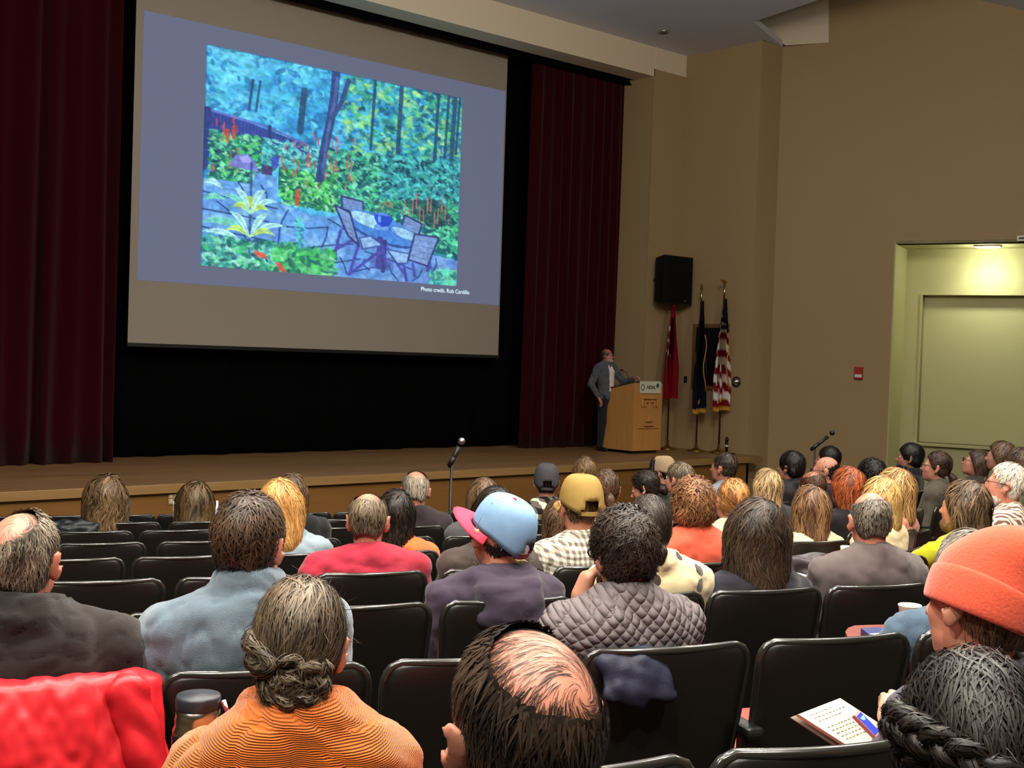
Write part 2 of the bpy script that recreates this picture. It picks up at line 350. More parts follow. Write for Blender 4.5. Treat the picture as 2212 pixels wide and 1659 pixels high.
# ------------------------------------------------------------------ the projected garden slide, painted into vertex colours
GW, GH = 312, 284
def slide():
    r = np.random.default_rng(11)
    yy, xx = np.mgrid[0:GH, 0:GW]; X = xx/GW; Y = yy/GH        # Y down
    def noise(n, seed=0):
        rr = np.random.default_rng(seed); g = rr.random((int(n*1.0)+3, n+3)); gx = X*n; gy = Y*n*GH/GW
        i, j = gx.astype(int), gy.astype(int); j = np.minimum(j, g.shape[0]-2); a, b = gx-i, np.minimum(gy-j, 1); a = a*a*(3-2*a); b = b*b*(3-2*b)
        return (g[j, i]*(1-a)+g[j, i+1]*a)*(1-b)+(g[j+1, i]*(1-a)+g[j+1, i+1]*a)*b
    I = np.zeros((GH, GW, 3))
    def blend(m, c): 
        m = np.clip(m, 0, 1)[..., None]; I[:] = I*(1-m)+m*np.array(c)/255.
    def poly(pts, c, a=1.0, soft=.004):
        pts = np.array(pts, float); ins = np.zeros((GH, GW), bool); n = len(pts)
        for k in range(n):
            (x0, y0), (x1, y1) = pts[k], pts[(k+1) % n]
            cnd = ((y0 > Y) != (y1 > Y)); xi = x0+(Y-y0)*(x1-x0)/(y1-y0+1e-12); ins ^= cnd & (X < xi)
        blend(ins*a, c)
    def line(pts, w, c, a=1.0):
        d = np.full((GH, GW), 9.)
        for (x0, y0), (x1, y1) in zip(pts[:-1], pts[1:]):
            ax, ay = x1-x0, y1-y0; t = np.clip(((X-x0)*ax+(Y-y0)*ay)/(ax*ax+ay*ay+1e-12), 0, 1)
            d = np.minimum(d, np.hypot(X-x0-t*ax, (Y-y0-t*ay)*GH/GW))
        blend(np.clip((w-d)/.003+.5, 0, 1)*a, c)
    def leaves(x0, x1, y0, y1, n, size, cols, seed, up=0, a=.9):
        rr = np.random.default_rng(seed)
        for _ in range(n):
            cx, cy = rr.uniform(x0, x1), rr.uniform(y0, y1); s = size*rr.uniform(.5, 1.4); th = rr.uniform(0, math.pi); c = cols[rr.integers(len(cols))]
            i0, i1 = max(int((cx-s)*GW), 0), min(int((cx+s)*GW)+2, GW); j0, j1 = max(int((cy-s)*GH), 0), min(int((cy+s)*GH)+2, GH)
            if i0 >= i1 or j0 >= j1: continue
            dx = X[j0:j1, i0:i1]-cx; dy = Y[j0:j1, i0:i1]-cy
            p = dx*math.cos(th)+dy*math.sin(th); q = -dx*math.sin(th)+dy*math.cos(th)
            m = np.clip((1-np.hypot(p/s, q/(s*.42)))*4, 0, 1)[..., None]*a*rr.uniform(.5, 1)
            I[j0:j1, i0:i1] = I[j0:j1, i0:i1]*(1-m)+m*np.array(c)/255.
    # woodland back
    n1 = noise(9, 1)*.6+noise(24, 2)*.4; n2 = noise(50, 3)
    base = np.array([60, 170, 235])/255; I[:] = base
    blend((n1-.35)*1.8, (120, 230, 255)); blend(np.clip((.5-n1)*2.0, 0, 1), (34, 110, 180))
    blend(np.clip((X-.5)*1.6, 0, .85), (40, 130, 125)); blend(np.clip((.22-Y)*3, 0, .7)*np.clip(.7-X, 0, 1), (140, 240, 255))
    leaves(0, 1, 0, .42, 900, .022, [(70, 200, 240), (30, 110, 180), (120, 235, 250), (25, 90, 140), (60, 180, 200)], 4, a=.7)
    leaves(.5, 1, 0, .42, 700, .02, [(60, 190, 120), (25, 95, 90), (140, 230, 110), (20, 70, 90), (190, 240, 130), (70, 200, 190)], 5, a=.75)
    for x, w_, y1 in ((.61, .006, .35), (.72, .009, .4), (.925, .006, .33), (.955, .01, .33), (.975, .006, .3), (.335, .012, .32), (.15, .005, .26), (.175, .004, .26), (.88, .007, .36)):
        line([(x+.012, -.02 if x > .5 else .12), (x, y1)], w_, (32, 60, 95), .85)
    # fence
    poly([(0, .285), (.07, .295), (.4, .39), (.4, .47), (0, .49)], (52, 64, 150))
    for k in range(34):
        x = k*.012; yt = .287+.26*x; line([(x, yt), (x, .48)], .0012, (30, 36, 100), .7)
    line([(0, .288), (.22, .325), (.4, .392)], .005, (95, 110, 200)); line([(.225, .32), (.225, .45)], .006, (40, 48, 120)); line([(.01, .29), (.005, .55)], .012, (40, 52, 120))
    # shrub border
    def shrub(x0, x1, y0, y1, n, cols, seed, size=.018): leaves(x0, x1, y0, y1, n, size, cols, seed, a=.95)
    G1 = [(40, 160, 120), (90, 220, 150), (22, 80, 90), (130, 235, 190), (20, 60, 80), (60, 190, 110)]
    G2 = [(70, 200, 70), (120, 235, 120), (30, 120, 80), (24, 80, 70), (160, 240, 180)]
    poly([(.26, .45), (.5, .42), (1, .36), (1, .85), (.9, .83), (.62, .66), (.42, .68), (.26, .61)], (28, 96, 100))
    poly([(.02, .42), (.15, .38), (.3, .42), (.25, .52), (.17, .6), (.03, .6)], (36, 110, 110))
    shrub(.42, 1, .38, .66, 1500, G1, 6, .017); shrub(.66, 1, .36, .58, 900, [(90, 215, 215), (40, 130, 140), (18, 50, 70), (60, 180, 160)], 7, .02)
    shrub(.27, .48, .46, .68, 700, G2, 8, .015); shrub(.02, .2, .38, .6, 500, G1+G2, 9, .015); shrub(.2, .42, .38, .5, 300, [(80, 200, 200), (40, 120, 130), (130, 230, 220)], 10, .014)
    shrub(.6, 1, .6, .8, 500, G1, 12, .016)
    poly([(.74, .58), (.92, .55), (.98, .68), (.86, .7)], (30, 36, 48), .55)
    for k in range(70):
        rr = np.random.default_rng(100+k); x, y = rr.uniform(.03, .55), rr.uniform(.3, .55)
        if x < .12 or .27 < x: line([(x, y), (x+rr.normal(0, .004), y+.03)], .0025, (225, 70, 60), .8)
    for k in range(14):
        x = .76+k*.016; y = .58+.05*math.sin(k*1.7); line([(x, y), (x, y+.08)], .002, (225, 110, 90), .9)
    for x, y in ((.33, .62), (.335, .6), (.1, .35), (.08, .37)): line([(x, y), (x, y+.05)], .006, (230, 70, 40), .8)
    # rock, adirondack chair
    poly([(.085, .53), (.11, .475), (.15, .465), (.18, .5), (.19, .54)], (120, 120, 205)); poly([(.12, .48), (.15, .47), (.17, .5), (.13, .51)], (170, 170, 235), .7)
    poly([(.2, .5), (.24, .51), (.24, .555), (.2, .545)], (70, 50, 110)); poly([(.235, .46), (.265, .45), (.255, .51), (.235, .51)], (60, 80, 190))
    # patio
    poly([(0, .6), (.17, .6), (.18, .545), (.255, .55), (.26, .67), (.4, .715), (.6, .68), (.86, .84), (1, .86), (1, 1), (0, 1)], (98, 156, 228))
    pn = noise(30, 20); pat = (Y > .54) & (np.abs(I-np.array([98, 156, 228])/255).sum(2) < .02)
    blend(pat*np.clip((pn-.4)*1.5, 0, .7), (150, 205, 248)); blend(pat*np.clip((.45-noise(16, 21))*1.6, 0, .5), (84, 116, 205)); blend(pat*np.clip((X-.5)*1.2, 0, .6)*np.clip((Y-.8)*6, 0, 1), (90, 90, 180))
    rr = np.random.default_rng(31)
    for x0, y0, x1, y1 in ((0, .66, .26, .7), (0, .74, .3, .78), (.05, .7, .1, .75), (.12, .6, .14, .66), (.2, .6, .22, .69), (.26, .78, .45, .76), (.3, .7, .27, .8), (.27, .8, .26, .9), (.45, .76, .43, .86), (.38, .87, .55, .83), (.42, .95, .58, .9), (.5, .9, .53, .98), (.38, .93, .4, .86), (.0, .82, .26, .86), (.45, .72, .5, .75), (.55, .97, .7, .92), (.7, .92, .74, .99), (.8, .99, .84, .93), (.86, .93, 1, .97), (.9, .86, .88, .95), (.62, .95, .6, .9), (.6, .86, .8, .93), (.05, .86, .03, .92), (.15, .82, .17, .88)):
        line([(x0, y0), ((x0+x1)/2+rr.normal(0, .01), (y0+y1)/2+rr.normal(0, .006)), (x1, y1)], .0028, (22, 40, 95), .85)
    poly([(.62, .66), (.86, .84), (.84, .86), (.55, .7)], (30, 60, 60), .35)
    # main tree
    line([(.465, .0), (.46, .12), (.448, .25), (.425, .4), (.415, .53)], .016, (44, 62, 120)); line([(.47, .03), (.462, .15), (.44, .3), (.425, .5)], .006, (90, 110, 170), .6)
    line([(.455, .23), (.49, .14), (.515, .03)], .009, (50, 70, 125))
    # table, pot, chairs
    FR = (70, 64, 165); SLG = (126, 152, 205)
    def chair(back, seat, legs, c=SLG):
        for p, q in legs: line([p, q], .006, FR)
        poly(seat, (150, 190, 238)); line(list(seat)+[seat[0]], .003, (60, 70, 150)); poly(back, c); line(list(back)+[back[0]], .004, (44, 44, 110))
        (ax, ay), (bx, by) = back[0], back[1]; (dx, dy), (cx, cy) = back[3], back[2]
        for t in (.2, .4, .6, .8): line([(ax+(dx-ax)*t, ay+(dy-ay)*t), (bx+(cx-bx)*t, by+(cy-by)*t)], .002, (80, 108, 180), .6)
    chair([(.5, .6), (.585, .615), (.59, .67), (.505, .665)], [(.51, .665), (.59, .67), (.58, .7), (.52, .7)], [((.52, .7), (.51, .76)), ((.58, .7), (.585, .77))])
    chair([(.76, .655), (.835, .69), (.82, .755), (.745, .735)], [(.745, .735), (.82, .755), (.8, .775), (.74, .76)], [((.8, .77), (.8, .82)), ((.74, .76), (.73, .8))])
    th = np.linspace(0, 2*math.pi, 40); ca, sa = math.cos(.33), math.sin(.33)
    def ell(cx, cy, a, b, rot=.36): return [(cx+a*math.cos(t)*math.cos(rot)-b*math.sin(t)*math.sin(rot), cy+a*math.cos(t)*math.sin(rot)+b*math.sin(t)*math.cos(rot)) for t in th]
    poly(ell(.665, .745, .16, .062), (50, 70, 150)); poly(ell(.667, .735, .157, .06), (70, 130, 215)); poly(ell(.615, .705, .085, .03), (185, 235, 250), .85); poly(ell(.76, .75, .06, .022), (190, 235, 250), .75); poly(ell(.68, .745, .05, .03), (60, 110, 210), .6)
    line([(.66, .79), (.655, .93)], .012, (70, 60, 150)); line([(.68, .8), (.675, .95)], .009, (50, 50, 120)); poly([(.62, .88), (.72, .88), (.72, .95), (.62, .94)], (66, 66, 150), .4)
    poly([(.635, .66), (.705, .665), (.71, .69), (.695, .72), (.665, .73), (.645, .715), (.632, .685)], (34, 66, 205)); poly(ell(.67, .664, .036, .008, .05), (90, 130, 235)); line([(.655, .68), (.655, .7)], .006, (140, 190, 255), .7)
    leaves(.64, .71, .6, .665, 40, .012, [(60, 150, 100), (150, 110, 70), (40, 90, 80)], 41)
    chair([(.475, .65), (.535, .675), (.575, .835), (.53, .79)], [(.575, .795), (.62, .78), (.67, .82), (.59, .85)], [((.5, .77), (.475, .92)), ((.57, .84), (.54, .98)), ((.67, .82), (.69, .93)), ((.54, .98), (.66, .85)), ((.49, .86), (.56, .8))])
    chair([(.805, .745), (.91, .75), (.865, .905), (.78, .88)], [(.69, .84), (.785, .85), (.775, .9), (.735, .905)], [((.76, .9), (.775, .99)), ((.86, .895), (.885, .99)), ((.69, .83), (.76, .95)), ((.8, .9), (.81, .96)), ((.87, .87), (.88, .93))])
    # foreground plants at lower left
    def blade(x0, y0, x1, y1, w_, c, bend=.03):
        n = 9; t = np.linspace(0, 1, n); px = x0+(x1-x0)*t; py = y0+(y1-y0)*t-bend*np.sin(t*math.pi); ww = w_*np.sin(np.clip(t*1.0, .04, .96)*math.pi)
        nx_, ny_ = -(y1-y0), (x1-x0); L = math.hypot(nx_, ny_)+1e-9; nx_, ny_ = nx_/L, ny_/L
        poly(list(zip(px+nx_*ww, py+ny_*ww))+list(zip(px-nx_*ww, py-ny_*ww))[::-1], c); line(list(zip(px, py)), .0015, (90, 170, 190), .6)
    WH = (190, 248, 245); YG = (205, 240, 90); LG = (120, 220, 190)
    line([(.165, .5), (.165, .92)], .004, (60, 80, 140))
    for y, s in ((.69, .1), (.8, .13)):
        for dx, dy, c in ((-1, -.02, LG), (1, -.02, WH), (-.7, .03, YG), (.7, .03, YG), (-.55, -.06, WH), (.5, -.07, WH)): blade(.165, y+.05, .165+dx*s, y+dy, .013, c)
    poly([(.15, .66), (.175, .655), (.175, .71), (.16, .71)], YG, .8)
    line([(.345, .73), (.345, .88)], .005, (90, 210, 210)); leaves(.325, .36, .73, .86, 40, .012, [(90, 220, 210), (40, 120, 160)], 43)
    for x0, y0, x1, y1, c in ((0, .84, .14, .87, WH), (0, .8, .1, .81, LG), (.05, .94, .2, .87, WH), (0, .96, .16, .92, WH), (.02, 1, .2, .98, WH), (.14, .97, .3, .9, WH), (0, .62, .07, .64, WH), (.0, .9, .1, .95, LG), (.14, .93, .08, .86, WH), (.16, .93, .32, .92, LG), (.1, 1.0, .26, .985, WH), (0, .7, .08, .69, LG)): blade(x0, y0, x1, y1, .014, c, .02)
    leaves(.0, .34, .86, 1, 380, .02, [(60, 200, 110), (120, 235, 170), (28, 100, 90), (24, 70, 90), (170, 245, 220), (60, 170, 150)], 44)
    leaves(.26, .48, .88, 1, 260, .026, [(70, 210, 90), (40, 150, 80), (130, 235, 150), (26, 90, 80)], 45); leaves(.88, 1, .92, 1, 120, .02, [(90, 220, 190), (40, 120, 120), (120, 230, 160)], 46)
    leaves(.95, 1, .55, .85, 120, .018, G1, 47)
    for x, y in ((.19, .915), (.21, .92), (.27, .96), (.28, .98)): line([(x, y), (x+.01, y+.012)], .009, (235, 80, 60), .9)
    line([(0, 0), (0, 1)], .004, (30, 40, 90), .5); line([(0, .002), (1, .002)], .003, (30, 40, 90), .5)
    fn = (noise(110, 77)-.5)*.16+(noise(60, 78)-.5)*.12; I[:] = I*(1+fn[..., None]*1.6)
    I[:] = np.clip(I*.88+.12*np.array([.5, .8, 1.0]), 0, 1)
    return I
def build_slide():
    I = slide(); I = np.where(I <= .04045, I/12.92, ((I+.055)/1.055)**2.4)
    x0, x1, z0, z1 = SL; xs = np.linspace(x0, x1, GW)-10.6; zs = np.linspace(z1, z0, GH)-2.34
    gx, gz = np.meshgrid(xs, zs); V = np.stack([gx.ravel(), np.full(gx.size, -.008), gz.ravel()], 1)
    i = np.arange(GW*GH).reshape(GH, GW); Fq = np.stack([i[:-1, :-1].ravel(), i[1:, :-1].ravel(), i[1:, 1:].ravel(), i[:-1, 1:].ravel()], 1)
    def bld(nt, b, tc):
        g = Nd(nt); a = g.n('ShaderNodeVertexColor'); a.layer_name = 'picture'
        b.inputs['Base Color'].default_value = (.02, .02, .02, 1); g.l(a.outputs[0], b.inputs['Emission Color']); b.inputs['Emission Strength'].default_value = SLIDE_E
    me = mesh('garden_slide', V, Fq, mat('projected_garden_picture', (20, 20, 20), .9, .05, build=bld))
    ca = me.color_attributes.new('picture', 'FLOAT_COLOR', 'POINT'); ca.data.foreach_set('color', np.concatenate([I.reshape(-1, 3), np.ones((GW*GH, 1))], 1).astype(np.float32).ravel())
    link('garden_slide', me, sc)
    # caption
    tx = text_mesh('caption', 'Photo credit, Rob Cardillo', .095, mat('projected_white_text', (215, 245, 255), .9, .05, emit=1.0)); tx.parent = sc; tx['kind'] = 'stuff'
    tx.rotation_euler = (math.pi/2, 0, 0); tx.location = (sx(12.18)-10.6, -.012, 3.345-2.34)
def text_mesh(name, s, size, m, extrude=0.0, align='LEFT', weight=0.0):
    cu = bpy.data.curves.new(name, 'FONT'); cu.body = s; cu.size = size; cu.extrude = extrude; cu.align_x = align; cu.offset = weight
    to = bpy.data.objects.new(name, cu); COL.objects.link(to); dg = bpy.context.evaluated_depsgraph_get()
    me = bpy.data.meshes.new_from_object(to.evaluated_get(dg)); bpy.data.objects.remove(to); me.materials.clear(); me.materials.append(m)
    return link(name, me)
SLIDE_E = 1.0
build_slide()
# ------------------------------------------------------------------ props on the stage
# outlet plate on the stage front
op = ony(374, 1071, YS); ot = empty('outlet_plate', (op[0], YS, op[2]-.1)); tag(ot, 'beige double outlet plate on the wooden stage front', 'outlet')
link('plate', bevmesh('plate', boxv(-.065, .065, -.012, 0, 0, .15), BF, mat('outlet_beige', (150, 132, 92), .5, .3), .004), ot)
for i, (a, b) in enumerate(((-.032, .04), (.032, .04), (-.032, .105), (.032, .105))):
    link('socket', bevmesh('socket', boxv(a-.022, a+.022, -.017, -.01, b-.024, b+.024), BF, mat('socket_cream', (205, 190, 150), .5, .3), .004), ot)
# lectern
LX, LY = 15.46, 14.18
lc = empty('lectern', (LX, LY, ZS)); tag(lc, 'oak veneer lectern with a carved T panel and white banner', 'lectern')
W_, D_ = .72, .76
def lprism(name, pts, n, m): return prism(name, pts, n, m, lc)
lprism('side_panel', [(0, 0, .05), (0, D_, .05), (0, D_, 1.04), (0, 0, 1.21)], (.03, 0, 0), M_oakv); lprism('side_panel', [(W_-.03, 0, .05), (W_-.03, D_, .05), (W_-.03, D_, 1.04), (W_-.03, 0, 1.21)], (.03, 0, 0), M_oakv)
lprism('front_panel', [(.03, 0, .05), (W_-.03, 0, .05), (W_-.03, 0, 1.21), (.03, 0, 1.21)], (0, .03, 0), M_oakv)
lprism('plinth', [(.05, .05, 0), (W_-.05, .05, 0), (W_-.05, D_-.05, 0), (.05, D_-.05, 0)], (0, 0, .05), M_dark)
lprism('desk_top', [(-.01, -.015, 1.213), (W_+.01, -.015, 1.213), (W_+.01, D_, 1.042), (-.01, D_, 1.042)], (0, 0, .02), mat('lectern_top_dark', (60, 45, 34), .4, .4))
lprism('shelf', [(.03, .1, .6), (W_-.03, .1, .6), (W_-.03, D_-.02, .6), (.03, D_-.02, .6)], (0, 0, .025), M_oakv)
cp = lprism('carved_panel', [(.1, 0, .43), (.62, 0, .43), (.62, 0, 1.0), (.1, 0, 1.0)], (0, -.022, 0), M_oakv)
def relief(x0, x1, z0, z1): 
    o = link('carved_stroke', bevmesh('carved_stroke', boxv(x0, x1, -.062, -.02, z0, z1), BF, M_oakv, .008, 1), cp)
for a in ((.16, .56, .93, .965), (.16, .19, .8, .93), (.53, .56, .8, .93), (.23, .26, .8, .9), (.46, .49, .8, .9), (.26, .46, .87, .9), (.33, .39, .56, .87), (.27, .45, .545, .575), (.25, .47, .47, .51)): relief(*a)
bn = lprism('banner', [(.115, -.024, 1.03), (.65, -.024, 1.03), (.65, -.024, 1.235), (.115, -.024, 1.235)], (0, .006, 0), mat('banner_white', (205, 205, 188), .7, .2))
def bprint(name, v, f, m): o = obj(name, v, f, m, bn); return o
M_ink = mat('banner_green_ink', (70, 92, 70), .7, .2); M_ink2 = mat('banner_dark_ink', (40, 58, 48), .7, .2)
for k in range(12):
    t = 2*math.pi*k/12; c, s = math.cos(t), math.sin(t); cx_, cz_ = .19, 1.13
    bprint('ring_mark', [(cx_+.03*c-.006*s, -.026, cz_+.036*s+.006*c), (cx_+.03*c+.006*s, -.026, cz_+.036*s-.006*c), (cx_+.05*c+.012*s, -.026, cz_+.058*s-.012*c), (cx_+.05*c-.012*s, -.026, cz_+.058*s+.012*c)], [(0, 1, 2, 3)], M_ink)
tx = text_mesh('banner_lettering', 'NDAL', .084, M_ink2, .001, weight=.0015); tx.parent = bn; tx.rotation_euler = (math.pi/2, 0, 0); tx.location = (.288, -.027, 1.105)
lf = [(.545, -.026, 1.15), (.525, -.026, 1.12), (.53, -.026, 1.16), (.555, -.026, 1.205), (.58, -.026, 1.2), (.6, -.026, 1.165), (.59, -.026, 1.13), (.565, -.026, 1.115)]
bprint('leaf_mark', lf, [tuple(range(8))], M_ink2); bprint('leaf_stem', [(.562, -.027, 1.075), (.568, -.027, 1.075), (.572, -.027, 1.16), (.568, -.027, 1.16)], [(0, 1, 2, 3)], mat('leaf_vein', (150, 165, 140), .7, .2))
# lectern microphone
gm = empty('gooseneck_microphone', (LX+.2, LY+.3, ZS+1.165)); tag(gm, 'thin gooseneck microphone on top of the lectern', 'microphone')
tube('neck', [(0, 0, 0), (0, .02, .12), (-.02, .06, .2), (-.05, .11, .24)], .006, M_dark, gm); tube('capsule', [(-.05, .11, .24), (-.08, .15, .25)], .014, M_dark, gm); lathe('base', [(0, 0), (.04, 0), (.04, .012), (0, .016)], M_dark, gm)
# loudspeaker on the proscenium face
a = ony(1432, 655, 14.62); b = ony(1500, 557, 14.62)
ls = empty('loudspeaker', (0.5*(a[0]+b[0]), 14.62, a[2])); tag(ls, 'black loudspeaker hung high on the wall beside the stage', 'loudspeaker')
wv, hv = (b[0]-a[0])/2, b[2]-a[2]
v = [(-wv, 0, 0), (wv*.93, 0, 0.0), (wv*.8, .3, 0.04), (-wv*.75, .3, .04), (-wv, 0, hv), (wv*.93, 0, hv), (wv*.8, .3, hv-.04), (-wv*.75, .3, hv-.04)]
link('cabinet', bevmesh('cabinet', v, BF, mat('speaker_black', (14, 14, 15), .6, .3), .012), ls)
link('grille', bevmesh('grille', boxv(-wv*.94, wv*.88, -.012, 0, .03, hv-.03), BF, mat('speaker_grille', (9, 9, 10), .8, .2, bump=(900, .6, .003)), .006), ls); tube('bracket', [(-wv*.5, .3, hv*.5), (-wv*.5, .33, hv*.5), (-wv*.5, .4, hv*.5)], .03, M_dark, ls)
link('badge', bevmesh('badge', boxv(wv*.35, wv*.45, -.016, -.01, .06, .085), BF, M_metal, .002), ls)
# framed board on the pocket side wall
def pw(x, y, X=XG): return onx(x, y, X)
f0, f1 = pw(1495, 840), pw(1577, 700); ya, yb, za, zb = f1[1], f0[1], f0[2], f1[2]
fb = empty('framed_board', (XG, (ya+yb)/2, za)); tag(fb, 'wood framed dark board on the side wall behind the flags', 'board')
def fbox(name, y0, y1, z0, z1, x0, x1, m): return link(name, bevmesh(name, boxv(x0, x1, y0-(ya+yb)/2, y1-(ya+yb)/2, z0-za, z1-za), BF, m, .004), fb)
fbox('panel', ya+.05, yb-.05, za+.05, zb-.05, -.02, 0, mat('board_black', (12, 12, 14), .5, .3))
M_fr = mat('frame_wood', (120, 84, 48), .45, .3, build=woodbuild((104, 70, 38), (136, 98, 58), 2, 1))
fbox('frame_stile', ya, ya+.07, za, zb, -.04, 0, M_fr); fbox('frame_stile', yb-.07, yb, za, zb, -.04, 0, M_fr); fbox('frame_rail', ya+.07, yb-.07, za, za+.07, -.04, 0, M_fr); fbox('frame_rail', ya+.07, yb-.07, zb-.07, zb, -.04, 0, M_fr)
# switches and the chrome dome on the walls
for x, y, lab in ((1445, 820, 'small dark switch plate beside the red flag pole'), (1481, 820, 'small dark switch plate left of the framed board')):
    p = ony(x, y, YB) if x < 1462 else pw(x, y); t = empty('switch_plate', p); tag(t, lab, 'switch')
    if x < 1462: link('plate', bevmesh('plate', boxv(-.035, .035, -.01, 0, -.06, .06), BF, M_dark, .003), t); link('toggle', bevmesh('toggle', boxv(-.008, .008, -.02, -.01, -.015, .015), BF, M_metal, .002), t)
    else: link('plate', bevmesh('plate', boxv(-.01, 0, -.035, .035, -.06, .06), BF, M_dark, .003), t); link('toggle', bevmesh('toggle', boxv(-.02, -.01, -.008, .008, -.015, .015), BF, M_metal, .002), t)
p = pw(1591, 825); dm = empty('wall_dome', p); tag(dm, 'round chrome dome fitting on the wall right of the flags', 'fitting')
v, f = lathev([(0, .07), (.045, .055), (.07, .02), (.075, 0), (0, 0)], 20); o = obj('dome', v, f, mat('chrome', (225, 225, 220), .12, .5, 1), dm, True); o.rotation_euler = (0, -math.pi/2, 0)
v, f = lathev([(0, .0), (.095, 0), (.095, .012), (0, .012)], 20); o = obj('back_plate', v, f, M_dark, dm, True); o.rotation_euler = (0, -math.pi/2, 0)
# small floor monitor/mic at the stage corner
q = onz(1584, 981, ZS); q = np.array([17.2, 13.55, ZS]) if q[0] > 17.3 else q
fm = empty('floor_mic', q); tag(fm, 'small black upright microphone on the stage floor by the wall', 'microphone')
link('base', bevmesh('base', boxv(-.13, .13, -.09, .09, 0, .022), BF, M_dark, .008), fm); tube('body', [(0, 0, .02), (0, 0, .12), (0, 0, .22)], [.02, .03, .028], M_dark, fm); tube('band', [(0, 0, .13), (0, 0, .16)], .031, M_white, fm); tube('head', [(0, 0, .22), (0, 0, .26), (0, 0, .3)], [.028, .034, .015], M_dark, fm)
# ------------------------------------------------------------------ flags
def flag(px, base, label, top_y, bot_y, hoist_y, wl, wr, colour, fringe, finial, seed):
    Y = base[1]; X = base[0]; r = np.random.default_rng(seed)
    rt = empty('flag', (X, Y, ZS)); tag(rt, label, 'flag', 'flags beside the stage')
    def z(y): return ony(px, y, Y)[2]-ZS
    zt, zb, zh = z(top_y), z(bot_y), z(hoist_y)
    lathe('base', [(0, 0), (.17, 0), (.17, .02), (.1, .035), (.03, .07), (.022, .16), (0, .16)], M_brass, rt)
    tube('pole', [(0, 0, .1), (0, 0, zt-.2)], .016, mat('pole_wood', (62, 26, 20), .35, .4), rt); tube('pole_joint', [(0, 0, zh-.9), (0, 0, zh-.62)], .02, M_brass, rt)
    tube('ferrule', [(0, 0, zt-.24), (0, 0, zt-.05)], .019, mat('pale_brass', (225, 210, 160), .3, .5, 1), rt)
    if finial == 'eagle':
        v = [(0, 0, zt-.06), (-.03, 0, zt), (-.13, 0, zt+.06), (-.05, 0, zt+.07), (.0, 0, zt+.05), (.06, 0, zt+.04), (.02, 0, zt-.01)]
    else: v = [(0, 0, zt-.06), (-.03, 0, zt-.01), (0, 0, zt+.08), (.03, 0, zt-.01)]
    o = prism('finial', [(a, b-.008, c) for a, b, c in v], (0, .016, 0), M_brass, rt)
    ns, nt_ = 46, 46; V = np.zeros((nt_, ns, 3)); Cc = np.zeros((nt_, ns, 3)); H = zh-zb
    for j in range(nt_):
        t = j/(nt_-1)
        for i in range(ns):
            s = i/(ns-1)
            wl_ = wl*(.12+.88*min(1, t*1.5)**.8)*(1-.25*max(0, t-.75)*4*.6); wr_ = wr*(.15+.85*min(1, t*1.3))*(1-.3*max(0, t-.8)*5*.5)
            if s < .5: x = -wl_*math.sin(s*math.pi)
            else: x = wr_*math.sin((s-.5)*math.pi)-wl_*math.cos((s-.5)*math.pi)*0
            y = -.03-.09*math.sin(s*math.pi*1.0)*(.3+.7*t)+.05*math.sin(s*22+3*t)*(.15+.85*t)+(.05 if s > .5 else 0)*(s-.5)
            zz = zh-t*H*(.86+.14*math.sin(s*math.pi))+.0*s-.02*math.sin(s*21)*t
            x += .025*math.sin(s*31+2*t)*t; V[j, i] = (x, y, zz)
            Cc[j, i] = colour(s, t)
            if fringe and (t > .965 or (abs(s-.5) < .02 and False) or s > .975): Cc[j, i] = lin((186, 140, 50))
    idx = np.arange(ns*nt_).reshape(nt_, ns); Fq = np.stack([idx[:-1, :-1].ravel(), idx[:-1, 1:].ravel(), idx[1:, 1:].ravel(), idx[1:, :-1].ravel()], 1)
    def bld(nt, b, tc):
        g = Nd(nt); a = g.n('ShaderNodeVertexColor'); a.layer_name = 'dye'; g.l(a.outputs[0], b.inputs['Base Color'])
    me = mesh('cloth', V.reshape(-1, 3), Fq, mat('flag_satin', (120, 20, 20), .85, .08, build=bld), True)
    ca = me.color_attributes.new('dye', 'FLOAT_COLOR', 'POINT'); ca.data.foreach_set('color', np.concatenate([Cc.reshape(-1, 3), np.ones((ns*nt_, 1))], 1).astype(np.float32).ravel())
    link('cloth', me, rt)
    cr = [(wl*-.5*math.sin(k*.9)-.0+.02*k*.0, -.14, zh-.35*H-.09*k) for k in range(9)]
    if fringe: tube('gold_cord', [(-.02+.04*math.sin(k*.8), -.13-.01*k*.3, zh-.3*H-.1*k) for k in range(11)], .011, mat('gold_cord', (176, 128, 44), .5, .4), rt)
    return rt
RED, WHT, NVY = lin((120, 16, 24)), lin((214, 206, 200)), lin((16, 18, 34))
def c_univ(s, t):
    k = t*1.0-s*.18
    return WHT if (.12 < s < .46 and .26 < t < .62 and int((k-.2)*26) % 3 == 0) else RED
def c_navy(s, t): return lin((150, 110, 50)) if (.46 < t < .56 and .2 < s < .34) else NVY
def c_us(s, t):
    k = t+.3*(s if s < .5 else 1-s)
    if k < .42: 
        return WHT if (int(k*48) % 4 == 1 and int(s*46+int(k*12)*2) % 5 == 0) else NVY
    return RED if int(k*13.5) % 2 == 0 else WHT
flag(1436, (16.98, 14.72), 'crimson flag with white bars on a pole behind the lectern', 622, 862, 650, .24, .18, c_univ, False, 'spear', 1)
flag(1510, (17.16, 14.2), 'navy flag with gold fringe on the middle pole', 622, 893, 650, .24, .16, c_navy, True, 'spear', 2)
flag(1559, (17.3, 13.8), 'United States flag with gold fringe on the right pole', 612, 888, 645, .32, .22, c_us, True, 'eagle', 3)
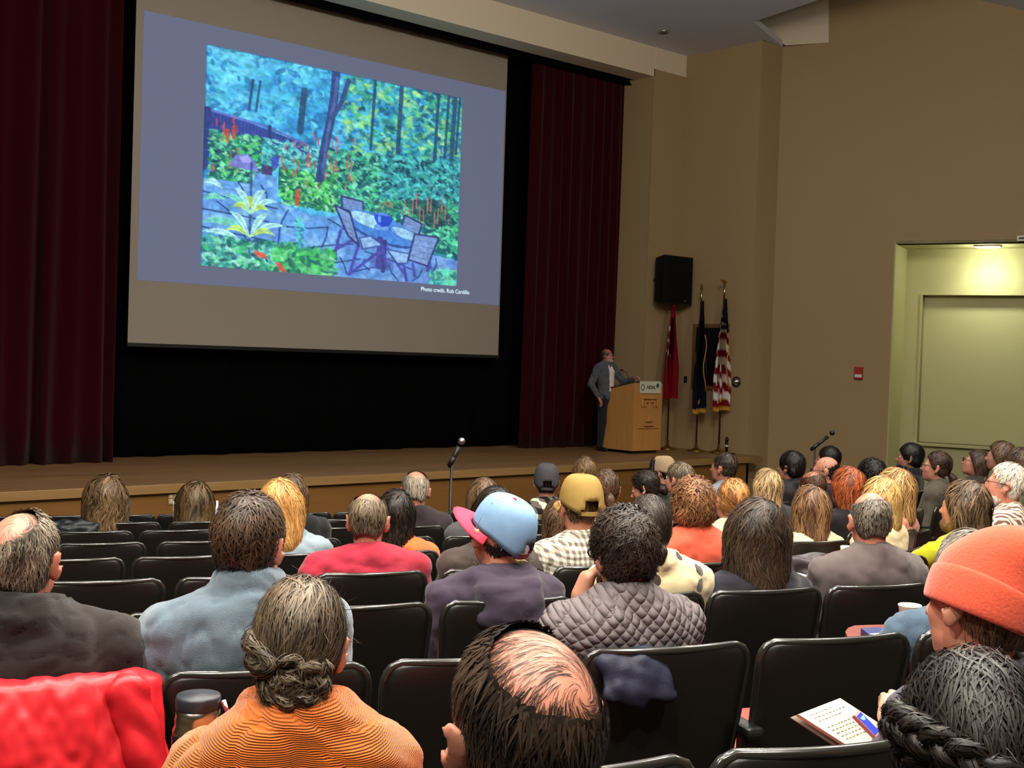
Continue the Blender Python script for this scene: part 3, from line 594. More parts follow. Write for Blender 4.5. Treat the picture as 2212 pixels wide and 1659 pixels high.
# ------------------------------------------------------------------ aisle microphones
def micstand(px, py, d, label, tilt, seed, ball=True):
    P = CAMP+ray(px, py)*d; X, dd = XD(P); fz = max(float(floor_z(X, dd)), 0); h = P[2]-fz
    t = empty('microphone_stand', (P[0], P[1], fz)); tag(t, label, 'microphone'); rr = RH
    lathe('base', [(0, 0), (.15, 0), (.15, .015), (.03, .03), (.0, .04)], M_dark, t)
    tube('pole', [(0, 0, .02), (0, 0, h-.18)], .011, M_dark, t)
    c = np.array([0, 0, h-.17]); e = c+rr*tilt*.2+np.array([0, 0, .16])
    tube('clip', [c-rr*tilt*.05-np.array([0, 0, .03]), c+(e-c)*.25], .02, M_dark, t); tube('microphone_body', [c-(e-c)*.25, c+(e-c)*.75], [.012, .02], M_dark, t)
    v, f = lathev([(0, -.03), (.022, -.022), (.03, 0), (.022, .022), (0, .03)], 14); o = obj('grille_ball', v, f, M_metal if ball else M_dark, t, True); o.location = e
micstand(977, 950, 9.3, 'black microphone stand with a silver ball rising before the stage', .35, 1)
micstand(1762, 932, 13.5, 'black microphone on a stand against the tan right wall', .9, 2, False)
# ------------------------------------------------------------------ auditorium chairs
def shellbuild(nt, b, tc):
    g = Nd(nt); n = g.n('ShaderNodeTexNoise'); n.inputs['Scale'].default_value = 700; n.inputs['Detail'].default_value = 2
    g.l(tc.outputs['Object'], n.inputs['Vector']); bp = g.n('ShaderNodeBump'); bp.inputs['Strength'].default_value = .25; bp.inputs['Distance'].default_value = .001
    g.l(n.outputs['Fac'], bp.inputs['Height']); g.l(bp.outputs[0], b.inputs['Normal'])
M_shell = mat('black_chair_plastic', (22, 22, 19), .38, .5, build=shellbuild)
M_rim = mat('black_chair_rim', (30, 30, 27), .2, .8)
def ribs(nt, b, tc):
    g = Nd(nt); sp = g.n('ShaderNodeSeparateXYZ'); g.l(tc.outputs['Object'], sp.inputs[0])
    s = g.math('SINE', g.math('MULTIPLY', sp.outputs[2], 900)); bp = g.n('ShaderNodeBump'); bp.inputs['Strength'].default_value = .7; bp.inputs['Distance'].default_value = .003
    g.l(s, bp.inputs['Height']); g.l(bp.outputs[0], b.inputs['Normal'])
M_fab = mat('salmon_ribbed_fabric', (166, 70, 64), .85, .15, build=ribs)
M_arm = mat('mauve_laminate', (112, 54, 46), .35, .4)
M_leg = mat('chair_steel', (26, 26, 27), .4, .4, .3)
HWT = .236
def back_pt(u, v, off=0):
    """u -1..1, v 0..1 ; y forward"""
    hw = .22+.024*v; y = .115*(1-v)**1.2-.03*(1-u*u)*(.5+.5*v); z = .34+.52*v
    if v > .88:                                     # rounded upper corners
        cut = math.sqrt(max(0, 1-((v-.88)/.12)**2)); hw -= .045*(1-cut)
    return np.array([u*hw, y+off, z])
def shell_mesh():
    us = np.linspace(-1, 1, 13); vs = np.array([0, .15, .3, .45, .6, .75, .88, .92, .955, .98, 1]); nu, nv = len(us), len(vs)
    Vf = [back_pt(u, v, .008) for v in vs for u in us]; Vb = [back_pt(u, v, -.008) for v in vs for u in us]
    V = Vb+Vf; o = nu*nv; Fc = []
    for j in range(nv-1):
        for i in range(nu-1):
            a = j*nu+i; Fc.append((a, a+1, a+nu+1, a+nu)); Fc.append((o+a, o+a+nu, o+a+nu+1, o+a+1))
    per = [i for i in range(nu)]+[j*nu+nu-1 for j in range(1, nv)]+[(nv-1)*nu+i for i in range(nu-2, -1, -1)]+[j*nu for j in range(nv-2, 0, -1)]
    for a, b in zip(per, per[1:]+per[:1]): Fc.append((b, a, o+a, o+b))
    return mesh('back_shell', V, Fc, M_shell, True)
def rim_mesh():
    vs = [0, .2, .4, .6, .8, .88, .92, .955, .98, 1.0]
    pts = [back_pt(-1, v) for v in vs]+[back_pt(u, 1.0) for u in np.linspace(-.9, .9, 12)]+[back_pt(1, v) for v in vs[::-1]]
    V, Fc = tubev(pts, .0115, 8); return mesh('back_rim', V, Fc, M_rim, True)
def cushion_mesh():
    us = np.linspace(-.84, .84, 9); vs = np.linspace(.06, .8, 9); V = []
    for s in (0, 1):
        for v in vs:
            for u in us: V.append(back_pt(u, v, .01+s*.026*math.sqrt(max(0, 1-(u/.85)**4))*math.sqrt(max(0, 1-((v-.43)/.38)**4))))
    n = 9; o = 81; Fc = []
    for j in range(8):
        for i in range(8):
            a = j*n+i; Fc.append((o+a, o+a+n, o+a+n+1, o+a+1)); Fc.append((a, a+1, a+n+1, a+n))
    return mesh('back_cushion', V, Fc, M_fab, True)
ME_shell, ME_rim, ME_cush = shell_mesh(), rim_mesh(), cushion_mesh()
ME_seat = bevmesh('seat_cushion', boxv(-.22, .22, .0, .43, .0, .07), BF, M_fab, .028, 3, True); ME_pan = bevmesh('seat_pan', boxv(-.225, .225, -.01, .42, -.03, .004), BF, M_shell, .012, 2)
_v, _f = join([(boxv(-.272, -.243, .0, .06, .02, .6), BF), (boxv(-.275, -.24, -.08, .3, 0, .03), BF), (boxv(-.272, -.243, .03, .12, .34, .42), BF)])
ME_stan = mesh('stanchion', _v, _f, M_leg); ME_armp = bevmesh('arm_pad', boxv(-.285, -.23, -.02, .3, .6, .632), BF, M_dark, .012, 2)
ME_tab = bevmesh('tablet_arm', [(-.26, .2, .66), (.06, .2, .66), (.12, .3, .66), (.1, .46, .66), (-.2, .48, .66), (-.28, .4, .66)]+[(-.26, .2, .678), (.06, .2, .678), (.12, .3, .678), (.1, .46, .678), (-.2, .48, .678), (-.28, .4, .678)], [(5, 4, 3, 2, 1, 0), (6, 7, 8, 9, 10, 11)]+[(i, (i+1) % 6, (i+1) % 6+6, i+6) for i in range(6)], M_arm, .006, 2)
ME_tabs = bevmesh('tablet_arm', boxv(-.285, -.268, .1, .36, .36, .665), BF, M_arm, .006, 2)
CHAIRS = []
def chair(P, ang, folded=False, tablet=None):
    """P: world point on the floor below the top of the back; ang: facing, degrees left of the camera axis"""
    r = empty('auditorium_chair', P, math.radians(ang)-YAW)
    link('back_shell', ME_shell, r); link('back_rim', ME_rim, r); link('back_cushion', ME_cush, r)
    s = link('seat_cushion', ME_seat, r); s.location = (0, .105, .385); p = link('seat_pan', ME_pan, s)
    if folded: s.rotation_euler = (math.radians(10), 0, 0)
    link('stanchion', ME_stan, r); link('arm_pad', ME_armp, r)
    if tablet == 'open': link('tablet_arm', ME_tab, r)
    elif tablet == 'stowed': link('tablet_arm', ME_tabs, r)
    CHAIRS.append(r); return r
def rowpoint(row, px, y=None):
    """point of the row line seen in image column px (taken at back height)"""
    u = (px-1106)/FPX
    D = ROW[row]
    for _ in range(3):       # account for the roll of the camera
        yv = 773+.0327*(px-1106)+FPX*float(dzf(0, D))/max(D, .3); uu = (px+(yv-773)*.0327*1.0-1106)/FPX; u = uu
    X = u*D/(1-TS*u); return X, D+TS*X
PITCH_S = .517
# row letter: measured gaps between chairs (image columns), how far to run left / right
GAPS = dict(g=[1520], f=[810, 1631], e=[250, 605, 942, 1250, 1525, 1778], d=[360, 655, 942, 1185, 1415], c=[273, 955], b=[318, 952], a=[290, 965], z=[349, 980], y=[200, 715])
RUN = dict(g=(-1.5, 2.4), f=(-2.2, 2.6), e=(-2.6, 2.2), d=(-3.2, 2.3), c=(-3.6, 2.2), b=(-4.2, 2.2), a=(-4.8, 2.2), z=(-5.2, 2.2), y=(-5.2, 2.6))
SEATS = {}
for row in GAPS:
    D = ROW[row]; gx = [rowpoint(row, p)[0]*math.sqrt(1+TS*TS) for p in GAPS[row]]       # distance along the row
    c = []
    for a, b in zip(gx[:-1], gx[1:]):
        n = max(1, round((b-a)/PITCH_S)); c += [a+(b-a)*(k+.5)/n for k in range(n)]
    k = gx[0]-PITCH_S/2
    while k > RUN[row][0]: c.append(k); k -= PITCH_S
    k = gx[-1]+PITCH_S/2
    while k < RUN[row][1]: c.append(k); k += PITCH_S
    SEATS[row] = sorted(c)
def seat_world(row, s):
    X = s/math.sqrt(1+TS*TS); d = ROW[row]+TS*X
    return WP(X, d, float(floor_z(X, d)))
# ------------------------------------------------------------------ people: implicit-surface toolkit
A_ = lambda *p: np.array(p, float)
def rotm(yaw=0, pitch=0, roll=0):
    """head/body rotation: yaw left positive (about z), pitch up positive (about x), roll (about y)"""
    a, b, c = (math.radians(t) for t in (yaw, pitch, roll))
    Z = np.array([[math.cos(a), -math.sin(a), 0], [math.sin(a), math.cos(a), 0], [0, 0, 1]])
    X = np.array([[1, 0, 0], [0, math.cos(b), -math.sin(b)], [0, math.sin(b), math.cos(b)]])
    Y = np.array([[math.cos(c), 0, math.sin(c)], [0, 1, 0], [-math.sin(c), 0, math.cos(c)]])
    return Z@X@Y
class Prim:
    __slots__ = ('t', 'a', 'b', 'ra', 'rb', 'R', 'k', 'sub', 'flat')
    def __init__(s, t, a, b, ra, rb=None, R=None, k=.02, sub=False, flat=None): s.t, s.a, s.b, s.ra, s.rb, s.R, s.k, s.sub, s.flat = t, a, b, ra, rb, R, k, sub, flat
    def d(s, p):
        if s.t == 'rc':
            q = p
            if s.flat is not None:          # (axis, factor): squash along axis
                ax, fa = s.flat; q = p+((p-s.a)@ax)[..., None]*ax*(fa-1)
            ab = s.b-s.a; t = np.clip(((q-s.a)@ab)/(ab@ab+1e-12), 0, 1)
            return np.linalg.norm(q-s.a-t[..., None]*ab, axis=-1)-(s.ra+(s.rb-s.ra)*t)
        if s.t == 'pl':                      # half space: n.p - c
            return p@s.a-s.ra
        q = (p-s.a)
        if s.R is not None: q = q@s.R
        k0 = np.linalg.norm(q/s.b, axis=-1); k1 = np.linalg.norm(q/(s.b*s.b), axis=-1)+1e-9
        return k0*(k0-1)/k1
    def box(s):
        if s.t == 'rc':
            r = max(s.ra, s.rb); return np.minimum(s.a, s.b)-r, np.maximum(s.a, s.b)+r
        r = s.b.max() if s.R is not None else s.b
        return s.a-r, s.a+r
    def xf(s, M, T, sc=1.0):
        t = lambda v: M@(v*sc)+T
        if s.t == 'rc': return Prim('rc', t(s.a), t(s.b), s.ra*sc, s.rb*sc, None, s.k*sc, s.sub, None if s.flat is None else (M@s.flat[0], s.flat[1]))
        if s.t == 'pl': n = M@s.a; return Prim('pl', n, None, s.ra*sc+n@T, k=s.k*sc, sub=s.sub)
        return Prim('el', t(s.a), s.b*sc, None, None, M if s.R is None else M@s.R, s.k*sc, s.sub)
def rc(a, b, ra, rb=None, k=.02, sub=False, flat=None): return Prim('rc', np.array(a, float), np.array(b, float), ra, ra if rb is None else rb, None, k, sub, flat)
def el(c, r, R=None, k=.02, sub=False): return Prim('el', np.array(c, float), np.array(r, float)*np.ones(3), None, None, R, k, sub)
def plane(n, c, k=.006): n = np.array(n, float); n /= np.linalg.norm(n); return Prim('pl', n, None, c, k=k, sub=True)   # removes n.p > c
def smin(a, b, k):
    h = np.maximum(k-np.abs(a-b), 0)/k; return np.minimum(a, b)-h*h*k*.25
def sdf(prims, p, infl=0):
    v = np.full(p.shape[:-1], 9.0)
    for q in prims:
        d = q.d(p)
        if q.t == 'pl': v = -smin(-v, d*1.0*-1*-1, q.k) if False else np.maximum(v, d)
        elif q.sub: v = np.maximum(v, -d)
        else: v = smin(v, d-infl, q.k)
    return v
def nets(prims, vox, infl=0, pad=None):
    los = [q.box() for q in prims if not q.sub and q.t != 'pl']
    lo = np.min([b[0] for b in los], 0)-infl-2.5*vox; hi = np.max([b[1] for b in los], 0)+infl+2.5*vox
    n = np.maximum(((hi-lo)/vox).astype(int)+2, 4); ax = [lo[i]+vox*np.arange(n[i]) for i in range(3)]
    V = np.full(tuple(n), .5)
    for q in prims:
        if q.t == 'pl':
            G = np.stack(np.meshgrid(*ax, indexing='ij'), -1); V = np.maximum(V, q.d(G)); continue
        b0, b1 = q.box(); m = q.k+infl+2*vox
        i0 = np.clip(((b0-m-lo)/vox).astype(int), 0, n-1); i1 = np.clip(((b1+m-lo)/vox).astype(int)+2, 1, n)
        sl = tuple(slice(i0[i], i1[i]) for i in range(3))
        G = np.stack(np.meshgrid(*[ax[i][sl[i]] for i in range(3)], indexing='ij'), -1)
        d = q.d(G)
        if q.sub: V[sl] = np.maximum(V[sl], -d)
        else: V[sl] = smin(V[sl], d-infl, q.k)
    s = V < 0; c = [s[i:n[0]-1+i, j:n[1]-1+j, k:n[2]-1+k] for i in (0, 1) for j in (0, 1) for k in (0, 1)]
    cnt = sum(x.astype(np.int8) for x in c); act = (cnt > 0) & (cnt < 8); I = np.argwhere(act)
    if len(I) == 0: return np.zeros((0, 3)), np.zeros((0, 4), int)
    idx = np.full(act.shape, -1); idx[act] = np.arange(len(I))
    acc = np.zeros((len(I), 3)); w = np.zeros(len(I))
    offs = [(i, j, k) for i in (0, 1) for j in (0, 1) for k in (0, 1)]
    for a in range(8):
        for b in range(a+1, 8):
            oa, ob = np.array(offs[a]), np.array(offs[b])
            if np.abs(oa-ob).sum() != 1: continue
            va = V[tuple((I+oa).T)]; vb = V[tuple((I+ob).T)]; m = (va < 0) != (vb < 0)
            t = np.where(m, va/(va-vb+1e-12), 0); acc += np.where(m[:, None], oa+(ob-oa)*t[:, None], 0); w += m
    P = lo+vox*(I+acc/w[:, None]); Q = []
    for d in range(3):
        sl0 = [slice(None)]*3; sl1 = [slice(None)]*3; sl0[d] = slice(0, -1); sl1[d] = slice(1, None)
        ch = s[tuple(sl0)] != s[tuple(sl1)]; E = np.argwhere(ch); u, v = (d+1) % 3, (d+2) % 3
        E = E[(E[:, u] > 0) & (E[:, v] > 0) & (E[:, u] < n[u]-1) & (E[:, v] < n[v]-1)]
        if len(E) == 0: continue
        ins = s[tuple(E.T)]; q = []
        for du, dv in ((1, 1), (0, 1), (0, 0), (1, 0)):
            J = E.copy(); J[:, u] -= du; J[:, v] -= dv; q.append(idx[tuple(J.T)])
        q = np.stack(q, 1); q[~ins] = q[~ins][:, ::-1]; Q.append(q)
    return P, np.concatenate(Q)
def merge(parts):
    Vs, Fs, o = [], [], 0
    for v, f in parts:
        if len(v) == 0: continue
        Vs.append(v); Fs.append(f+o); o += len(v)
    return np.concatenate(Vs), np.concatenate(Fs)
def wavy(p, seed, scale, n=7, dirw=(1, 1, 1)):
    r = np.random.default_rng(seed); v = 0
    for _ in range(n):
        k = r.normal(0, 1, 3)*np.array(dirw); k *= scale*r.uniform(.6, 1.6)/np.linalg.norm(k); v = v+np.sin(p@k+r.uniform(0, 6.3))
    return v/n**.5
def vnormals(V, Fq):
    n = np.cross(V[Fq[:, 2]]-V[Fq[:, 0]], V[Fq[:, 3]]-V[Fq[:, 1]]); N = np.zeros_like(V)
    for k in range(4): np.add.at(N, Fq[:, k], n)
    return N/(np.linalg.norm(N, axis=1)[:, None]+1e-12)
def grad(prims, p, e=.003):
    g = np.stack([sdf(prims, p+np.eye(3)[i]*e)-sdf(prims, p-np.eye(3)[i]*e) for i in range(3)], -1)
    return g/(np.linalg.norm(g, axis=-1)[..., None]+1e-9)
# ------------------------------------------------------------------ head, hand and body primitives (metres, head frame: +y face, origin mid head)
CR_C, CR_R = A_(0, -.016, .022), A_(.0745, .0945, .089)
def head_prims(female=False, beard=False, ears=True):
    j = .92 if female else 1.0
    P = [el(CR_C, CR_R, k=.03), el((0, .028, -.04), (.060*j, .068, .075), k=.03), el((0, .03, -.075), (.05*j, .055, .04), k=.03), el((0, .073, -.1), (.02, .018, .016), k=.025),
         el((.034, .062, -.03), (.02, .02, .022), k=.02), el((-.034, .062, -.03), (.02, .02, .022), k=.02), rc((-.03, .079, .012), (.03, .079, .012), .011, k=.015),
         rc((0, .088, .004), (0, .112, -.03), .007, .0115, k=.012), el((.012, .1, -.036), (.008, .009, .007), k=.006), el((-.012, .1, -.036), (.008, .009, .007), k=.006),
         el((0, .093, -.06), (.02, .009, .006), k=.006), el((0, .091, -.071), (.017, .009, .006), k=.006)]
    if ears:
        for s in (-1, 1):
            R = rotm(s*-34, 0, s*10)
            P += [el((s*.086, -.01, -.012), (.009, .023, .035), R, k=.008), el((s*.08, .002, -.042), (.009, .012, .014), k=.01), el((s*.097, .0, -.006), (.007, .012, .018), R, sub=True)]
    P += [el((.031, .088, .004), (.011, .008, .007), sub=True), el((-.031, .088, .004), (.011, .008, .007), sub=True)]
    return P
def hand_prims(curl=.5, spread=.0, side=1, point=False, thumb=.5):
    """wrist at origin, fingers +y, back of hand +z, thumb towards +x*side"""
    P = [rc((0, -.03, 0), (0, .01, 0), .024, .026, k=.015, flat=(A_(0, 0, 1), 1.25)), rc((-.018*side, .03, 0), (-.022*side, .075, .0), .021, .017, k=.02), rc((.016*side, .03, 0), (.022*side, .08, 0), .02, .016, k=.02), rc((0, .03, 0), (0, .08, 0), .019, .016, k=.02)]
    L = [(.024, .083, (.042, .025, .02)), (.008, .088, (.046, .029, .021)), (-.01, .084, (.042, .027, .02)), (-.027, .074, (.033, .02, .018))]
    for i, (x, y, ls) in enumerate(L):
        p = A_(x*side, y, 0); a = 0
        c = .12 if (point and i == 0) else curl
        for j, l in enumerate(ls):
            a -= c*(.75+.3*j)*(1+.1*i)
            q = p+A_(side*spread*(1.5-i)*.2*l*math.cos(a), l*math.cos(a), l*math.sin(a)); r = (.0092, .0083, .0074)[j]*(1 if i < 3 else .88)
            P.append(rc(p, q, r+.0006, r, k=.005)); p = q
    p = A_(.026*side, .012, -.006)
    for j, l in enumerate((.042, .033, .026)):
        a = .75-.3*thumb*j; q = p+l*A_(side*math.sin(a)*(1-.55*thumb*(j > 0)), math.cos(a), -.45*thumb-.12*j); r = (.0125, .0105, .0092)[j]; P.append(rc(p, q, r, r*.93, k=.008)); p = q
    return P
def body_prims(sk, slim=0.0, legs=True, arms=True, bulk=1.0):
    hip, NB, sw = sk['hip'], sk['NB'], sk['sw']; ax = NB-hip; L = np.linalg.norm(ax); z = ax/L; x = sk['xa']; y = np.cross(z, x); R = np.stack([x, y, z], 1)
    at = lambda t, dx=0, dy=0: hip+ax*t+x*dx+y*dy
    fl = (y, 1.45)
    P = [el(at(.72, 0, .005), A_(.165*bulk*sw/.185, .112*bulk, .2*L/.5)-slim, R, k=.06), el(at(.33, 0, .012), A_(.15*bulk, .112*bulk*sk.get('belly', 1), .2*L/.5)-slim, R, k=.06), el(at(0), A_(.172*bulk, .125, .115)-slim, R, k=.06)]
    for s in (-1, 1):
        sh = sk['sh'][s]
        P += [rc(at(.9, s*.05, -.005), sh-z*.0, .066-slim, .062-slim, k=.05), rc(at(1.02, s*.02, .0), sh*.6+at(.97)*.4, .052-slim, .055-slim, k=.05), el(at(.78, s*.075, -.045), A_(.085, .065, .12)-slim, R, k=.05)]
        if arms:
            P += [rc(sh, sk['el'][s], .058*bulk-slim, .046*bulk-slim, k=.035), rc(sk['el'][s], sk['wr'][s], .045*bulk-slim, .032-slim*.8, k=.025)]
    if legs: P += leg_prims(sk, slim)
    return P
def leg_prims(sk, slim=0):
    P = []
    for s in (-1, 1):
        a, b, c = sk['leg'][s]
        P += [rc(sk['hip']+sk['xa']*s*.085, a, .09-slim, .068-slim, k=.04), rc(a, b, .066-slim, .046-slim, k=.03)]
    return P
# ------------------------------------------------------------------ hair, hats, garments, persons
def hairmat(name, dark, light, rough=.45, spec=.3):
    def bld(nt, b, tc):
        g = Nd(nt); a = g.n('ShaderNodeAttribute'); a.attribute_name = 'strand'
        g.l(g.mix(a.outputs['Fac'], lin(dark), lin(light)), b.inputs['Base Color'])
    return mat(name, dark, rough, spec, build=bld)
def put_attr(me, name, vals):
    a = me.attributes.new(name, 'FLOAT', 'POINT'); a.data.foreach_set('value', np.asarray(vals, np.float32))
def sample_surface(V, Fq, n, r):
    a = np.linalg.norm(np.cross(V[Fq[:, 2]]-V[Fq[:, 0]], V[Fq[:, 3]]-V[Fq[:, 1]]), axis=1); i = r.choice(len(Fq), n, p=a/a.sum())
    u, v = r.random((2, n, 1)); q = V[Fq[i]]
    return (q[:, 0]*(1-u)+q[:, 1]*u)*(1-v)+(q[:, 3]*(1-u)+q[:, 2]*u)*v
def strands(prims, P, flow, r, length=.06, n=7, width=.003, lift=.004, curl=0, cw=120., jit=.25, tip=.0, hold=True, seed=0, clump=60.):
    """ribbons that follow the hair surface; flow(p) -> direction"""
    N = len(P); L = length*r.uniform(.55, 1.25, N); pts = []; nrm = []
    h0 = r.uniform(-.3, 1, N)*lift; jv = r.normal(0, jit, (N, 3)); ph = r.uniform(0, 6.3, N)
    p = P.copy()
    for i in range(n):
        g = grad(prims, p)
        if hold:
            d = sdf(prims, p)-h0-tip*(i/(n-1))**2; p = p-g*np.clip(d, -.03, .03)[:, None]
        pts.append(p.copy()); nrm.append(g)
        v = flow(p)+jv; v = v-(v*g).sum(1)[:, None]*g*(.92 if hold else .3); v /= np.linalg.norm(v, axis=1)[:, None]+1e-9
        p = p+v*(L/(n-1))[:, None]
    pts = np.stack(pts, 1); nrm = np.stack(nrm, 1); tg = np.gradient(pts, axis=1); tg /= np.linalg.norm(tg, axis=2)[..., None]+1e-9
    sd = np.cross(tg, nrm); sd /= np.linalg.norm(sd, axis=2)[..., None]+1e-9
    if curl:
        s = np.linspace(0, 1, n)[None, :]*L[:, None]*cw+ph[:, None]; am = curl*np.linspace(.3, 1, n)[None, :]
        pts = pts+sd*(np.sin(s)*am)[..., None]+nrm*((np.cos(s)*.5+.5)*am)[..., None]
        tg = np.gradient(pts, axis=1); tg /= np.linalg.norm(tg, axis=2)[..., None]+1e-9; sd = np.cross(tg, nrm); sd /= np.linalg.norm(sd, axis=2)[..., None]+1e-9
    wd = width*r.uniform(.5, 1.3, N)[:, None]*np.concatenate([np.linspace(.75, 1, 2), np.linspace(1, .12, n-2)])[None, :]
    V = np.stack([pts-sd*wd[..., None], pts+sd*wd[..., None]], 2).reshape(-1, 3)
    b = (np.arange(N)*2*n)[:, None]+np.arange(n-1)[None, :]*2; Fq = np.stack([b, b+1, b+3, b+2], -1).reshape(-1, 4)
    sh = np.clip(.5+.28*wavy(P, seed+5, clump)+r.normal(0, .22, N), 0, 1)
    return V, Fq, np.repeat(sh, 2*n)
def tangent_from(c): return lambda p: (p-c)/(np.linalg.norm(p-c, axis=1)[:, None]+1e-9)
HFACE = plane((0, .866, -.5), .0285)
def hair_style(st, sc):
    P, f = hair_style0(st, sc)
    if st.get('cut') is not None: P = P+[plane((0, st.get('ct', -.15), 1), st['cut'])]
    return P, f
def hair_style0(st, sc):
    """returns cap prims, list of strand settings; head frame, unscaled"""
    k = st['kind']; th = st.get('th', .01); L = st.get('len', .25)
    C = el(CR_C+A_(0, -.002, .006), CR_R+A_(.7, 1, 1)*th, k=.02); NP = el((0, -.042, -.035), (.054+.3*th, .05+.3*th, .062), k=.035); cr = A_(st.get('cx', .01), -.06, .12); down = A_(0, 0, -1)
    rnd = lambda p: tangent_from(cr)(p)+A_(0, -.1, -.35)
    def fl_long(p):
        t = np.clip((.06-p[:, 2])/.08, 0, 1)[:, None]; w_ = .25*np.sin(p[:, 2:3]*st.get('wv', 38)+p[:, :1]*20)*st.get('wa', 1)
        return tangent_from(cr)(p)*(1-t)+down*(t*1.2)+np.concatenate([w_, .3*w_, 0*w_], 1)
    if k == 'short': return [C, NP, HFACE, plane((0, -.52, -.85), .094+st.get('nape', 0))], rnd
    if k == 'bald':
        b = st.get('b', ((0, -.02, .12), .085)); return [C, NP, HFACE, plane((0, -.52, -.85), .094), el(b[0], b[1], sub=True)], rnd
    if k == 'mop': return [el(CR_C+A_(0, -.006, .008), CR_R+th, k=.02), el((0, -.055, -.035), (.07+th, .055, .06), k=.03), plane((0, .9, -.44), .045), plane((0, -.45, -.9), .11)], lambda p: tangent_from(cr)(p)+A_(0, -.1, -.2)
    if k == 'long':
        w_ = st.get('w', 1.0); b = st.get('back', .0)
        return [C, rc((0, -.055, -.01), (0, -.075-b, -L), .078*w_+th, .06*w_+th, k=.05, flat=(A_(0, 1, 0), 1.25)), rc((.05*w_, -.015, 0), (.065*w_, -.02-b, -L*.92), .035+th, .03+th, k=.04), rc((-.05*w_, -.015, 0), (-.065*w_, -.02-b, -L*.92), .035+th, .03+th, k=.04), HFACE], fl_long
    if k == 'bob':
        return [C, rc((0, -.05, -.01), (0, -.055, -L), .085+th, .08+th, k=.05, flat=(A_(0, 1, 0), 1.3)), rc((.055, -.0, 0), (.06, .0, -L*.9), .033+th, .03+th, k=.04), rc((-.055, 0, 0), (-.06, 0, -L*.9), .033+th, .03+th, k=.04), HFACE, ], fl_long
    tie = np.array(st.get('tie', (0, -.105, -.01)), float)
    def fl_tie(p): v = tie-p; return v/(np.linalg.norm(v, axis=1)[:, None]+1e-9)
    if k in ('tail', 'bun', 'updo'): return [C, NP, HFACE, plane((0, -.52, -.85), .096)], fl_tie
